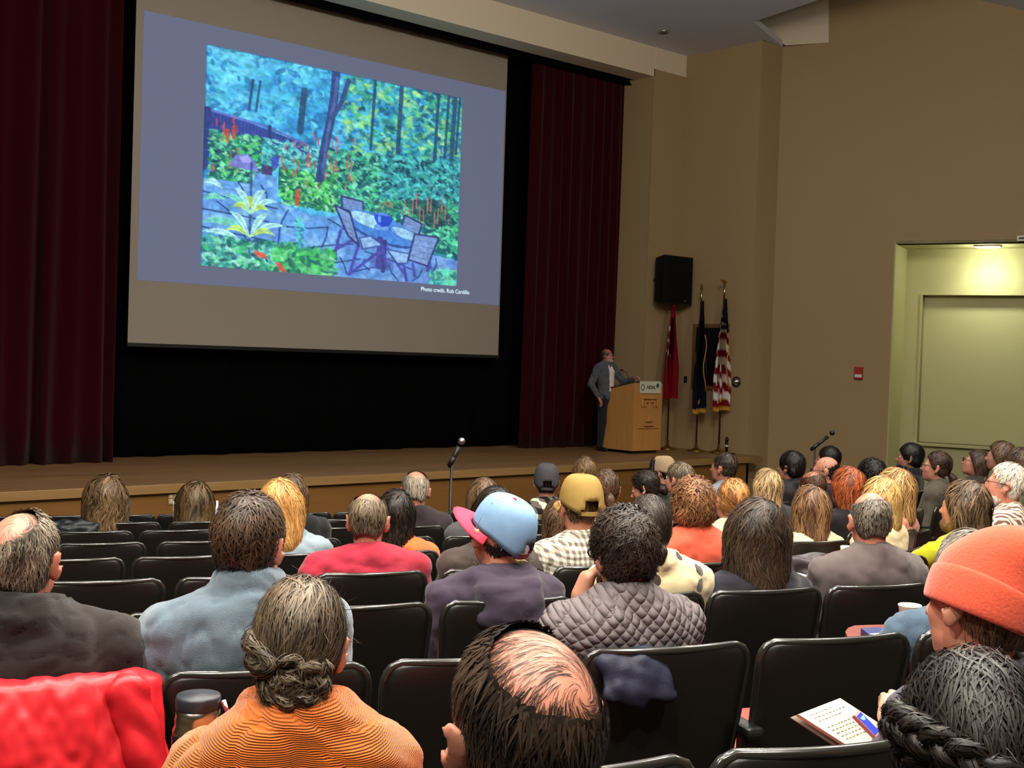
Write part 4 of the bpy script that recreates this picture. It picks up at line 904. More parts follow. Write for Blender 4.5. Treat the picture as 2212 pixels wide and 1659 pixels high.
def make_hair(st, skp, M, T, sc, q, seed):
    """q: quality 0 far .. 2 near; returns verts, quads, strand values (person frame)"""
    r = np.random.default_rng(seed); prims, flow = hair_style(st, sc); vox = (.0125, .009, .0066)[q]
    if st['kind'] == 'bald': prims = [p for p in prims if p.t == 'pl' or not p.sub]
    Vc, Fc = nets(prims, vox)
    if st['kind'] == 'bald':
        b = st.get('b', ((0, -.02, .12), .085)); Fc = Fc[(el(b[0], b[1]).d(Vc)[Fc].min(1) > .006)]
        us_ = np.unique(Fc); mp_ = np.full(len(Vc), -1); mp_[us_] = np.arange(len(us_)); Vc = Vc[us_]; Fc = mp_[Fc]
    N = int((760, 1900, 4300)[q]*st.get('den', 1)*(.3 if st.get('cut') is not None else 1)); wd = (.0039, .0028, .0019)[q]*st.get('wd', 1)
    parts = [(Vc-vnormals(Vc, Fc)*.0015+wavy(Vc, seed, 130)[:, None]*vnormals(Vc, Fc)*.0015, Fc, np.clip(.12+.1*wavy(Vc, seed+1, 90), 0, 1))]
    P = sample_surface(Vc, Fc, N, r); ln = st.get('sl', .06)
    if st['kind'] in ('long', 'bob'): ln = st.get('sl', .12)
    n = 7 if st.get('curl') else 6
    keep = np.ones(N, bool)
    if st['kind'] == 'bald': b = st.get('b', ((0, -.02, .12), .085)); keep = el(b[0], b[1]).d(P) > .004
    if st['kind'] not in ('long', 'bob'): keep = sdf([HFACE], P) < -.0 if False else keep
    parts.append(strands(prims, P[keep], flow, r, ln, n, wd, st.get('lift', .004), st.get('curl', 0), st.get('cw', 120), st.get('jit', .25), st.get('tip', .004), True, seed))
    if st['kind'] == 'bald':                # fine sparse hair over the crown
        b = st.get('b', ((0, -.02, .12), .085)); sp = [el(CR_C, CR_R, k=.03)]; Vs, Fs = nets(sp, .012); Ps = sample_surface(Vs, Fs, int(N*3), r)
        bd = el(b[0], b[1]).d(Ps); m = (bd < .03) & (Ps@A_(0, .866, -.5) < .03) & (r.random(len(Ps)) < np.clip(st.get('sparse', .35)+np.clip(bd*30+.5, 0, .9), 0, 1)); Ps = Ps[m]
        wc = np.array(st.get('whorl', (.02, -.075, .085)))
        def sw(p):
            v = p-wc; d = np.linalg.norm(v, axis=1)[:, None]+1e-9; g = grad(sp, p); t = np.cross(g, v/d); return v/d*(.55+6*d)+t*1.0
        parts.append(strands(sp, Ps, sw, r, .03, 6, wd*(.22 if q == 2 else .3), .0016, 0, 120, .22, .001, True, seed+3))
    if st['kind'] == 'tail':
        tie = np.array(st.get('tie', (0, -.105, -.01))); L = st.get('len', .2); e = tie+A_(st.get('tx', 0), -.035, -L)
        pp = [rc(tie, tie+A_(0, -.03, -.03), .018, .024), rc(tie+A_(0, -.03, -.03), e, .026, .012, k=.02)]; Vt, Ft = nets(pp, vox); parts.append((Vt, Ft, np.full(len(Vt), .15)))
        parts.append(strands(pp, sample_surface(Vt, Ft, N//3, r), lambda p: np.broadcast_to(A_(0, -.1, -1), p.shape)+0*p, r, .12, 7, wd, .003, st.get('curl', 0), 70, .2, .004, True, seed+4))
    if st['kind'] in ('bun', 'updo'):
        bl = st.get('buns', (((0, -.115, -.01), .036),)); allb = [el(np.array(c), A_(1.15, .8, .95)*b_, k=.012) for c, b_ in bl]
        for bi, (bc, br) in enumerate(bl):
            bc = np.array(bc, float); pp = [el(bc, A_(1.15, .8, .95)*br)]; Vt, Ft = nets(pp, vox*.8); parts.append((Vt, Ft, np.full(len(Vt), .12)))
            Pb = sample_surface(Vt, Ft, N//5, r); axx = r.normal(0, 1, (len(Pb), 3))*.35+np.array(st.get('bax', (0, 1, 0)))
            cur = {'i': 0}
            def fb(p): return np.cross(axx, p-bc)/(br)
            parts.append(strands(allb, Pb, fb, r, br*2.6, 9, wd*1.1, .008, .004, 50, .25, .006, True, seed+7+bi))
    if st.get('coils'):                     # twisted or braided locks: (points, radius, plaits)
        for ci, (cp, cr_, npl) in enumerate(st['coils']):
            cp = np.array(cp, float); t_ = np.linspace(0, 1, 40); k_ = np.linspace(0, 1, len(cp)); path = np.stack([np.interp(t_, k_, cp[:, a]) for a in range(3)], 1)
            for _ in range(6): path[1:-1] = (path[:-2]+2*path[1:-1]+path[2:])/4
            tg = np.gradient(path, axis=0); tg /= np.linalg.norm(tg, axis=1)[:, None]; nr = grad(prims, path); sd = np.cross(tg, nr); ln_ = np.linalg.norm(np.diff(path, axis=0), axis=1).sum()
            for pi in range(npl):
                w_ = t_*ln_/(cr_*5.2)*2*math.pi+2*math.pi*pi/npl; pt = path if npl == 1 else path+sd*(np.sin(w_)*cr_*.75)[:, None]+nr*(np.sin(2*w_)*cr_*.35)[:, None]
                rr_ = cr_*(1 if npl == 1 else .62); tp_ = np.clip(np.minimum(t_, 1-t_)*9+.45, 0, 1)*rr_
                pp = [rc(pt[i], pt[i+1], tp_[i], tp_[i+1], k=.004) for i in range(0, 39)]; Vt, Ft = nets(pp, vox*.85); parts.append((Vt, Ft, np.full(len(Vt), .1))); tt = np.gradient(pt, axis=0); tt /= np.linalg.norm(tt, axis=1)[:, None]
                def fc(p, pt=pt, tt=tt): return tt[np.argmin(((p[:, None, :]-pt[None])**2).sum(2), 1)]
                pp2 = pp[::2]; parts.append(strands(pp2, sample_surface(Vt, Ft, int(N*.06*min(2, ln_/.15)), r), fc, r, .035, 6, wd, .004, 0, 1, .3, .002, True, seed+20+ci*3+pi))
    if st.get('fly'):
        Pf = sample_surface(Vc, Fc, int(N*.05*st['fly']), r)
        parts.append(strands(prims, Pf, lambda p: flow(p)+grad(prims, p)*.9, r, .05, 6, wd*.3, .006, .002, 90, .5, .02, False, seed+9))
    V = np.concatenate([p[0] for p in parts]); o = 0; F_ = []
    for p in parts: F_.append(p[1]+o); o += len(p[0])
    return (V*sc)@M.T+T, np.concatenate(F_), np.concatenate([p[2] for p in parts])
SKIN = {}
def skin(tone):
    def bld(nt, b, tc):
        g = Nd(nt); n = g.n('ShaderNodeTexNoise'); n.inputs['Scale'].default_value = 22; n.inputs['Detail'].default_value = 4; g.l(tc.outputs['Object'], n.inputs['Vector'])
        c = np.array(tone, float)*.9; f = g.math('MULTIPLY', n.outputs['Fac'], 1.0); g.l(g.mix(f, lin(np.clip(c*A_(1.06, .9, .86), 0, 255)), lin(np.clip(c*A_(.97, 1.02, 1.02), 0, 255))), b.inputs['Base Color'])
        b.inputs['Subsurface Weight'].default_value = 0
    return mat('skin_%d_%d_%d' % tone, tone, .48, .4, build=bld, bump=None)
def ev(c): return mat('eye', (235, 232, 225), .2, .5)
_v, _f = lathev([(0, -.011), (.008, -.008), (.0115, 0), (.008, .008), (.0, .0115)], 10); ME_eye = mesh('eye', _v, _f, mat('eye_white', (228, 224, 216), .2, .5), True); ME_eye.materials.append(mat('eye_iris', (40, 28, 20), .2, .5))
ME_eye.polygons.foreach_set('material_index', np.array([1 if p.center.z > .0085 else 0 for p in ME_eye.polygons], np.int32))
def dome(r, z0, tilt=0, n=36, m=12, back_open=None, top=.0):
    """cap dome in head frame: rows from rim to crown"""
    V, Fq = [], []
    for j in range(m+1):
        t = j/m*math.pi/2; c, s = math.cos(t)**.5, math.sin(t)
        for i in range(n):
            a = 2*math.pi*i/n; zr = .01+(z0-.01)*max(0, -math.sin(a))**1.3; V.append((r[0]*c*math.cos(a), -.02+(r[1]+.004)*c*math.sin(a), zr+(r[2]-zr)*s+top*s))
    for j in range(m):
        for i in range(n):
            q = (j*n+i, j*n+(i+1) % n, (j+1)*n+(i+1) % n, (j+1)*n+i)
            if back_open and j < back_open[1]:
                a = (i+.5)/n*360
                if abs(((a-270+180) % 360)-180) < back_open[0]*math.sqrt(max(0, 1-(j/back_open[1])**2)): continue
            Fq.append(q)
    return V, Fq
def xform(V, M, T, sc): return (np.array(V)*sc)@M.T+T
def hat_cap(o, M, T, sc, h):
    col = mat(h['name']+'_cloth', h['rgb'], .8, .2, bump=(500, .3, .001), var=.08, vscale=25); colb = mat(h['name']+'_brim', h.get('brim', h['rgb']), .75, .2)
    R = A_(.091, .116, .136); Rm = rotm(h.get('yaw', 0), h.get('tilt', 0), 0); M2 = M@Rm
    r = empty('hat_tmp', (0, 0, 0)); bpy.data.objects.remove(r)
    V, Fq = dome(R, -.03, back_open=(26, 3) if h.get('open', True) else None)
    if h.get('mesh'): pass
    me = bevmesh('hat_crown', xform(V, M2, T, sc), Fq, col, 0, smooth=True); c = link('hat_crown', me, o); s = c.modifiers.new('t', 'SOLIDIFY'); s.thickness = .003
    if h.get('front'):
        me.materials.append(mat(h['name']+'_front', h['front'], .8, .2))
        ct = np.array([p.center[:] for p in me.polygons]); loc = ((ct-T)/sc)@M2; me.polygons.foreach_set('material_index', (loc[:, 1] > .02).astype(np.int32))
    V = []; n = 14
    for j in range(5):
        for i in range(n):
            a = math.pi*(i/(n-1)); rr = 1+.72*(j/4)*math.sin(a)**.7; V.append((.091*math.cos(a)*(1+.04*j), -.014+.116*math.sin(a)*rr, .006-.022*math.cos(a)**2*(j/4)-.006*j/4))
    Fq = [(j*n+i, j*n+i+1, (j+1)*n+i+1, (j+1)*n+i) for j in range(4) for i in range(n-1)]
    b = link('hat_brim', bevmesh('hat_brim', xform(V, M2, T, sc), Fq, colb, 0, smooth=True), c); s = b.modifiers.new('t', 'SOLIDIFY'); s.thickness = .004
    V, Fq = lathev([(0, .004), (.006, .003), (.008, 0), (0, -.002)], 10, (0, -.014, .136)); link('hat_button', bevmesh('hat_button', xform(V, M2, T, sc), Fq, colb, 0, smooth=True), c)
    for i in range(6):                     # seams between the panels
        a = math.pi/6+i*math.pi/3; pts = [(R[0]*math.cos(t)**.5*math.cos(a)*1.012, -.014+R[1]*math.cos(t)**.5*math.sin(a)*1.012, -.02+(R[2]+.02)*math.sin(t)) for t in np.linspace(.35 if abs(math.sin(a)+1) < .3 else .03, math.pi/2-.02, 9)]
        v, f = tubev(xform(pts, M2, T, sc), .0011, 5); link('hat_seam', bevmesh('hat_seam', v, f, col), c)
    for a in (30, 90, 150, 210, 330):
        t = .95; a = math.radians(a); q = A_(R[0]*math.cos(t)**.5*math.cos(a), -.014+R[1]*math.cos(t)**.5*math.sin(a), -.02+(R[2]+.02)*math.sin(t)); V, Fq = lathev([(0, .003), (.004, .002), (.005, 0), (0, 0)], 8)
        w_ = (q-A_(0, -.014, .03)); w_ /= np.linalg.norm(w_); Q = np.array(Vector(w_).to_track_quat('Z', 'X').to_matrix()); link('hat_eyelet', bevmesh('hat_eyelet', xform(np.array(V)@Q.T+q, M2, T, sc), Fq, col), c)
    if h.get('open', True):
        pts = [(R[0]*math.cos(a)*1.0, -.014+R[1]*math.sin(a)*1.0, -.02) for a in np.linspace(math.radians(236), math.radians(304), 9)]
        V = [A_(*p)+A_(0, 0, dz) for p in pts for dz in (-.009, .009)]; Fq = [(2*i, 2*i+2, 2*i+3, 2*i+1) for i in range(8)]
        s_ = link('hat_strap', bevmesh('hat_strap', xform(V, M2, T, sc), Fq, mat(h['name']+'_strap', h.get('strap', h['rgb']), .7, .2)), c); s = s_.modifiers.new('t', 'SOLIDIFY'); s.thickness = .003
def hat_beanie(o, M, T, sc, h):
    def bld(nt, b, tc):
        g = Nd(nt); n = g.n('ShaderNodeTexNoise'); n.inputs['Scale'].default_value = 160; n.inputs['Detail'].default_value = 5; g.l(tc.outputs['Object'], n.inputs['Vector'])
        g.l(g.mix(n.outputs['Fac'], lin(A_(*h['rgb'])*.86), lin(np.minimum(A_(*h['rgb'])*1.08, 255))), b.inputs['Base Color']); bp = g.n('ShaderNodeBump'); bp.inputs['Strength'].default_value = .5; bp.inputs['Distance'].default_value = .003; g.l(n.outputs['Fac'], bp.inputs['Height']); g.l(bp.outputs[0], b.inputs['Normal'])
    m = mat(h['name']+'_wool', h['rgb'], .9, .1, sheen=.3, build=bld); M2 = M@rotm(0, h.get('tilt', 0), h.get('roll', 0))
    n = 40; V = []; rows = [(.094, -.012), (.1, .0), (.102, .02), (.101, .04), (.098, .047)]
    prof = [(.088, .0)]+[(.1*math.cos(t)**.6, .03+.128*math.sin(t)) for t in np.linspace(0, 1.52, 13)]
    def surf(prof, wob):
        V = []
        for j, (r, z) in enumerate(prof):
            for i in range(n):
                a = 2*math.pi*i/n; w_ = 1+wob*math.sin(3*a+j*.4)*.6+wob*math.sin(7*a+1)*.4; V.append((r*.98*math.cos(a)*w_, -.014+r*1.12*math.sin(a)*w_-max(0, z-.07)*.45, z+.006*math.sin(2*a+1)*(j > 3)))
        k = len(prof); Fq = [(j*n+i, j*n+(i+1) % n, (j+1)*n+(i+1) % n, (j+1)*n+i) for j in range(k-1) for i in range(n)]
        return V, Fq
    V, Fq = surf(prof, .012); Fq.append(tuple(range((len(prof)-1)*n, len(prof)*n))); c = link('hat_crown', bevmesh('hat_crown', xform(V, M2, T, sc), Fq, m, smooth=True), o); c.modifiers.new('s', 'SUBSURF').levels = 1; c.modifiers['s'].render_levels = 1
    V, Fq = surf([(.091, -.03), (.097, -.034), (.102, -.028), (.105, .0), (.106, .03), (.104, .04), (.1, .042), (.096, .036)], .008); b = link('hat_cuff', bevmesh('hat_cuff', xform(V, M2, T, sc), Fq, m, smooth=True), c); b.modifiers.new('s', 'SUBSURF').levels = 1; b.modifiers['s'].render_levels = 1
def glasses(o, M, T, sc, rgb=(20, 18, 18)):
    m = mat('glasses_frame_%d' % rgb[0], rgb, .35, .5); P = []
    for s in (-1, 1):
        a = np.linspace(0, 2*math.pi, 17); P.append(tubev([(s*.033+.024*math.cos(t), .108, .0+.018*math.sin(t)) for t in a], .0028, 6, False)); P.append(tubev([(s*.056, .106, .006), (s*.076, .06, .008), (s*.082, .0, .006), (s*.08, -.02, -.008)], .0025, 6))
    P.append(tubev([(-.01, .11, .003), (0, .114, .005), (.01, .11, .003)], .0025, 6)); V, Fq = join(P); link('glasses', bevmesh('glasses', xform(V, M, T, sc), Fq, m, smooth=True), o)
# garment materials -------------------------------------------------------------
def gm_plain(name, rgb, rough=.85, var=.08, bump=(350, .35, .002), sheen=.15): return mat(name, rgb, rough, .15, bump=bump, var=var, vscale=14, sheen=sheen)
def gm_check(name, c1, c2, c3, s):
    def bld(nt, b, tc):
        g = Nd(nt); sp = g.n('ShaderNodeSeparateXYZ'); g.l(tc.outputs['Object'], sp.inputs[0]); sgn = lambda o, f=s: g.math('GREATER_THAN', g.math('SINE', g.math('MULTIPLY', o, 2*math.pi/f)), 0)
        t = g.math('ADD', sgn(g.math('ADD', sp.outputs[0], g.math('MULTIPLY', sp.outputs[1], .6))), sgn(g.math('SUBTRACT', sp.outputs[2], g.math('MULTIPLY', sp.outputs[1], .5))))
        c = g.mix(g.math('GREATER_THAN', t, .5), lin(c1), lin(c2)); g.l(g.mix(g.math('GREATER_THAN', t, 1.5), c, lin(c3)), b.inputs['Base Color'])
    return mat(name, c2, .8, .15, build=bld)
def gm_stripe(name, c1, c2, s):
    def bld(nt, b, tc):
        g = Nd(nt); sp = g.n('ShaderNodeSeparateXYZ'); g.l(tc.outputs['Object'], sp.inputs[0]); t = g.math('GREATER_THAN', g.math('SINE', g.math('MULTIPLY', g.math('ADD', sp.outputs[0], g.math('MULTIPLY', sp.outputs[1], .8)), 2*math.pi/s)), .1)
        t2 = g.math('GREATER_THAN', g.math('SINE', g.math('MULTIPLY', sp.outputs[2], 2*math.pi/(s*1.3))), .55); g.l(g.mix(g.math('MAXIMUM', t, g.math('MULTIPLY', t2, .5)), lin(c1), lin(c2)), b.inputs['Base Color'])
    return mat(name, c1, .8, .15, build=bld)
def gm_knit(name, rgb):
    def bld(nt, b, tc):
        g = Nd(nt); sp = g.n('ShaderNodeSeparateXYZ'); g.l(tc.outputs['Object'], sp.inputs[0]); n = g.n('ShaderNodeTexNoise'); n.inputs['Scale'].default_value = 9; g.l(tc.outputs['Object'], n.inputs['Vector'])
        w_ = g.math('MULTIPLY', n.outputs['Fac'], 5); h = g.math('SINE', g.math('ADD', g.math('MULTIPLY', g.math('SUBTRACT', sp.outputs[2], g.math('MULTIPLY', sp.outputs[1], .35)), 1900), w_)); h2 = g.math('SINE', g.math('ADD', g.math('MULTIPLY', sp.outputs[0], 1500), w_))
        hh = g.math('ADD', h, g.math('MULTIPLY', h2, .3)); bp = g.n('ShaderNodeBump'); bp.inputs['Strength'].default_value = .8; bp.inputs['Distance'].default_value = .0016; g.l(hh, bp.inputs['Height']); g.l(bp.outputs[0], b.inputs['Normal'])
        g.l(g.mix(g.math('MULTIPLY_ADD', hh, .35, .5), lin(A_(*rgb)*.84), lin(rgb)), b.inputs['Base Color'])
    return mat(name, rgb, .9, .1, sheen=.3, build=bld)
def gm_quilt(name, rgb):
    def bld(nt, b, tc):
        g = Nd(nt); sp = g.n('ShaderNodeSeparateXYZ'); g.l(tc.outputs['Object'], sp.inputs[0]); zz = g.math('SUBTRACT', sp.outputs[2], g.math('MULTIPLY', sp.outputs[1], .4))
        a = g.math('ABSOLUTE', g.math('SINE', g.math('MULTIPLY', g.math('ADD', sp.outputs[0], zz), 95))); c = g.math('ABSOLUTE', g.math('SINE', g.math('MULTIPLY', g.math('SUBTRACT', g.math('MULTIPLY', sp.outputs[0], 1.0), zz), 95))); h = g.math('POWER', g.math('MULTIPLY', a, c), .5)
        bp = g.n('ShaderNodeBump'); bp.inputs['Strength'].default_value = .9; bp.inputs['Distance'].default_value = .009; g.l(h, bp.inputs['Height']); g.l(bp.outputs[0], b.inputs['Normal'])
    return mat(name, rgb, .75, .2, build=bld)
def gm_spots(name, c1, c2):
    def bld(nt, b, tc):
        g = Nd(nt); n = g.n('ShaderNodeTexNoise'); n.inputs['Scale'].default_value = 25; g.l(tc.outputs['Object'], n.inputs['Vector']); v = g.n('ShaderNodeTexVoronoi'); v.inputs['Scale'].default_value = 11; g.l(tc.outputs['Object'], v.inputs['Vector'])
        t = g.math('LESS_THAN', g.math('ADD', v.outputs['Distance'], g.math('MULTIPLY', n.outputs['Fac'], .18)), .38); g.l(g.mix(t, lin(c1), lin(c2)), b.inputs['Base Color'])
    return mat(name, c1, .95, .1, sheen=.4, bump=None, build=bld)
M_trs = [gm_plain('dark_trousers', (34, 34, 40)), gm_plain('denim_trousers', (52, 66, 88)), gm_plain('brown_trousers', (60, 50, 42))]
M_shoe = mat('dark_shoe_leather', (28, 24, 22), .5, .3)
CLAIM = {}
PEOPLE = []
def person(label, u, v, row=None, off=.16, h=1.14, d=None, ty=None, hy=None, hp=0, hr=0, ln=-.06, lx=0, sc=1.0, tone=(205, 150, 125), hair=None, hc=((40, 30, 24), (90, 70, 55)), top=None, tint=.0,
           sw=.185, bulk=1.0, belly=1.0, collar='crew', hat=None, gl=None, beard=None, arms=None, hands=None, female=False, q=None, seed=None, trs=0, mouth=True, extra=None, wr=.005, standing=False, zfloor=None, neck=0, infl=.014, name='person', shd=.062):
    seed = seed or int(abs(u*7+v*13)) % 9973
    dr = ray(u, v)
    if row: t = (ROW[row]+off/math.cos(TA))/(dr@FH-TS*(dr@RH))
    elif d: t = d
    else:
        for t in np.arange(.8, 22, .02):
            P = CAMP+dr*t
            if P[2] < float(floor_z(*XD(P)))+h: break
    H = CAMP+dr*t; X, dd = XD(H)
    if ty is None: ty = 20 if row else 46
    if hy is None: hy = ty*.6
    if q is None: q = 2 if dd < 3.7 else (1 if dd < 6.5 else 0)
    rz = math.radians(ty)-YAW; ca, sa = math.cos(rz), math.sin(rz); Rz = np.array([[ca, -sa, 0], [sa, ca, 0], [0, 0, 1]])
    base = H-Rz@A_(lx, ln, 0); fz = zfloor if zfloor is not None else max(float(floor_z(*XD(base))), 0); base[2] = fz
    root = empty(name, base, rz); tag(root, label, 'person'); hd = A_(lx, ln, H[2]-fz)
    HM = rotm(hy-ty, hp, hr)
    # skeleton
    hip = A_(0, 0, .53) if not standing else A_(0, -.0, .93)
    NB = hd+A_(0, -.03, -.148*sc)+HM@A_(0, -.01, -.02)*.6; xa = A_(1, 0, 0)
    sk = dict(hip=hip, NB=NB, sw=sw, xa=xa, belly=belly); zz = (NB-hip)/np.linalg.norm(NB-hip)
    sk['sh'] = {s: NB+A_(s*(sw-.012), .012, 0)-zz*shd for s in (-1, 1)}
    sk['el'], sk['wr'] = {}, {}
    for s in (-1, 1):
        a = (arms or {}).get(s)
        if a is None: e = sk['sh'][s]+A_(s*.06, .03, -.29); w_ = (A_(s*.1, .3, .66) if not standing else sk['sh'][s]+A_(s*.06, .12, -.52)); 
        elif isinstance(a[0], str):            # reach for a world point
            w_ = Rz.T@(np.array(a[1])-base); dv = w_-sk['sh'][s]; D_ = min(np.linalg.norm(dv), .55); dv /= np.linalg.norm(dv); w_ = sk['sh'][s]+dv*D_; ca_ = (.3**2+D_**2-.26**2)/(2*.3*D_); bd_ = A_(s*.5, -.1, -1); bd_ -= (bd_@dv)*dv; bd_ /= np.linalg.norm(bd_); e = sk['sh'][s]+dv*.3*ca_+bd_*.3*math.sqrt(max(0, 1-ca_*ca_))
        else: e, w_ = sk['sh'][s]+np.array(a[0]), np.array(a[1])+(sk['sh'][s] if not isinstance(a[1], np.ndarray) else 0)
        # keep bone lengths human
        f1 = e-sk['sh'][s]; e = sk['sh'][s]+f1/np.linalg.norm(f1)*.30; f2 = w_-e; w_ = e+f2/np.linalg.norm(f2)*.26
        sk['el'][s], sk['wr'][s] = e, w_
    if standing: sk['leg'] = {s: (A_(s*.095, .02, .5), A_(s*.1, -.01, .09)) + (0,) for s in (-1, 1)}
    else: sk['leg'] = {s: (A_(s*.11, .45, .51), A_(s*.11, .43, .09)) + (0,) for s in (-1, 1)}
    ft = {s: (sk['leg'][s][1]+A_(0, -.03, -.035), sk['leg'][s][1]+A_(s*.015, .15, -.06)) for s in (-1, 1)}
    # body: one skin mesh
    hpz = [p.xf(HM, hd, sc) for p in head_prims(female)]
    nk = [rc(hd+HM@A_(0, -.025, -.05)*sc, NB+A_(0, .012, -.03), (.047 if female else .054)*sc, .06, k=.03)]
    pv = (.013, .0088, .0063)[q]
    i_sub = len(hpz)
    fine = nets([p for p in hpz if not p.sub]+nk+[p for p in hpz if p.sub], pv)
    parts = [fine, nets(body_prims(sk, .012, bulk=bulk*.94)+[rc(ft[s][0], ft[s][1], .034, .026, k=.02) for s in (-1, 1)], .04)]
    for s in (-1, 1):
        ho = dict(curl=.55, vox=.0115, roll=0); ho.update((hands or {}).get(s, {})); fy = sk['wr'][s]-sk['el'][s]; fy /= np.linalg.norm(fy)
        if 'dir' in ho: fy = np.array(ho['dir'], float); fy /= np.linalg.norm(fy)
        nz = np.array(ho.get('nz', (0, 0, 1)), float); nz = nz-(nz@fy)*fy
        if np.linalg.norm(nz) < 1e-3: nz = A_(0, -1, 0)
        nz /= np.linalg.norm(nz); HR = np.stack([np.cross(fy, nz), fy, nz], 1)
        pr = [p.xf(HR, sk['wr'][s]+fy*.025, .96 if female else 1.02) for p in hand_prims(ho['curl'], ho.get('spread', .3), -s, ho.get('point', False), ho.get('thumb', .5))]
        parts.append(nets(pr, ho['vox'])); sk.setdefault('hand', {})[s] = (HR, sk['wr'][s]+fy*.025)
    V, Fq = merge(parts); body = obj('body', V, Fq, skin(tone), root, True)
    for s in (-1, 1):
        e = link('eye', ME_eye, body); Q = HM@rotm(0, 0, 0); e.location = hd+HM@A_(s*.031, .077, .004)*sc; e.rotation_euler = (Matrix(HM.tolist())@Matrix.Rotation(-math.pi/2, 3, 'X')).to_euler()
    # garments
    gv = (.0215, .0155, .0105)[q]; P = body_prims(sk, 0, legs=False, bulk=bulk)
    for p in P: pass
    cut = []
    nkd = (hd-NB); nkd = nkd/np.linalg.norm(nkd)
    def ring(c, n, r, tr, kk=.015, squash=1.0, tilt=None):
        x_ = A_(1, 0, 0); y_ = np.cross(n, x_); y_ /= np.linalg.norm(y_); q_ = []
        a = np.linspace(0, 2*math.pi, 13)
        for a0, a1 in zip(a[:-1], a[1:]): q_.append(rc(c+r*(math.cos(a0)*x_+squash*math.sin(a0)*y_), c+r*(math.cos(a1)*x_+squash*math.sin(a1)*y_), tr, tr, k=kk))
        return q_
    up = A_(0, .25, 1); up /= np.linalg.norm(up); n0 = NB+A_(0, .012, .012)
    if collar == 'crew': P += ring(n0+up*.004, up, .066, .014)
    elif collar == 'mock': P += ring(n0+up*.0, up, .066, .02)+ring(n0+up*.03, up, .064, .017)+ring(n0+up*.052, up, .063, .013)
    elif collar == 'roll': P += ring(n0-up*.012, up, .07, .024)+ring(n0+up*.012, up, .07, .02)+ring(n0+up*.03, up, .068, .014)
    elif collar == 'shirt': P += ring(n0+up*.006, up, .066, .016)+ring(n0+up*.028, up, .066, .01)
    elif collar == 'coat': P += ring(n0-up*.005, up, .085, .024)+ring(n0+up*.03, up, .083, .018)
    elif collar == 'hood':
        P += ring(n0-up*.0, up, .075, .02)
        P += [rc(NB+A_(-.1, -.03, .02), NB+A_(-.075, -.12, -.01), .032, .036, k=.02), rc(NB+A_(.1, -.03, .02), NB+A_(.075, -.12, -.01), .032, .036, k=.02), rc(NB+A_(-.075, -.12, -.01), NB+A_(.075, -.12, -.01), .036, .036, k=.015), el(NB+A_(0, -.125, -.07), (.12, .06, .075), k=.018), rc(NB+A_(-.09, -.135, -.1), NB+A_(.09, -.145, -.115), .032, .032, k=.015), rc(NB+A_(-.06, -.15, -.05), NB+A_(.085, -.15, -.035), .02, .02, k=.01)]
    if extra: P += extra(sk, NB, hd)
    gm = top() if callable(top) else top
    V, Fq = nets(P+[el(sk['wr'][s]+(sk['wr'][s]-sk['el'][s])/.26*.045, .042, sub=True) for s in (-1, 1)], gv, infl*.6)
    N = vnormals(V, Fq); f_ = wavy(V, seed, 34, 6, (.6, 1, 1.4)); f2 = wavy(V, seed+2, 85, 5, (.7, .7, 1.3)); f3 = np.abs(wavy(V+.02*f_[:, None], seed+3, 60, 4, (.5, .5, 1.6))); V = V+N*((np.abs(f_)-.6)*wr*1.3+f2*wr*.3-np.exp(-(f3/.22)**2)*wr*1.1)[:, None]
    g = obj('top', V, Fq, gm, root, True)
    V, Fq = nets(leg_prims(sk, -.008)+[el(hip, A_(.178, .135, .115), k=.05)], .042); obj('trousers', V, Fq, M_trs[trs], root, True)
    for s in (-1, 1):
        V, Fq = nets([rc(ft[s][0], ft[s][1], .046, .036, k=.02)], .03); obj('shoe', V, Fq, M_shoe, root, True)
    if hair:
        hm = hairmat('hair_%s_%s' % ('_'.join(map(str, hc[0])), '_'.join(map(str, hc[1]))), *hc)
        V, Fq, sh = make_hair(hair, sk, HM, hd, sc, q, seed); me = mesh('hair', V, Fq, hm, True); put_attr(me, 'strand', sh); link('hair', me, root, kind='stuff')
    if beard:
        bp = [el((0, .04, -.085), (.062, .06, .045), k=.02), el((0, .085, -.095), (.03, .025, .03), k=.02), plane((0, -1, 0), -.0, .01), plane((0, .25, 1), -.04), el((0, .1, -.066), (.02, .02, .01), sub=True)]
        pr = [p.xf(HM, hd, sc) for p in bp]; V, Fq = nets(bp, .01); r_ = np.random.default_rng(seed); s2 = strands(bp, sample_surface(V, Fq, 500, r_), lambda p: p*0+A_(0, .2, -1), r_, .02, 5, .002, .003, 0, 1, .3, .003)
        V2, F2 = merge([(V, Fq), (s2[0], s2[1])]); me = mesh('beard', xform(V2, HM, hd, sc), F2, hairmat('beard_%d_%d' % (beard[0][0], beard[1][0]), *beard), True); put_attr(me, 'strand', np.concatenate([np.full(len(V), .3), s2[2]])); link('beard', me, root, kind='stuff')
    if hat: (hat_beanie if hat['type'] == 'beanie' else hat_cap)(root, HM, hd, sc, hat)
    if gl: glasses(root, HM, hd, sc, gl)
    inf = dict(root=root, sk=sk, hd=hd, HM=HM, row=row, base=base, Rz=Rz, ty=ty, fz=fz, label=label, X=X, d=dd)
    PEOPLE.append(inf); return inf
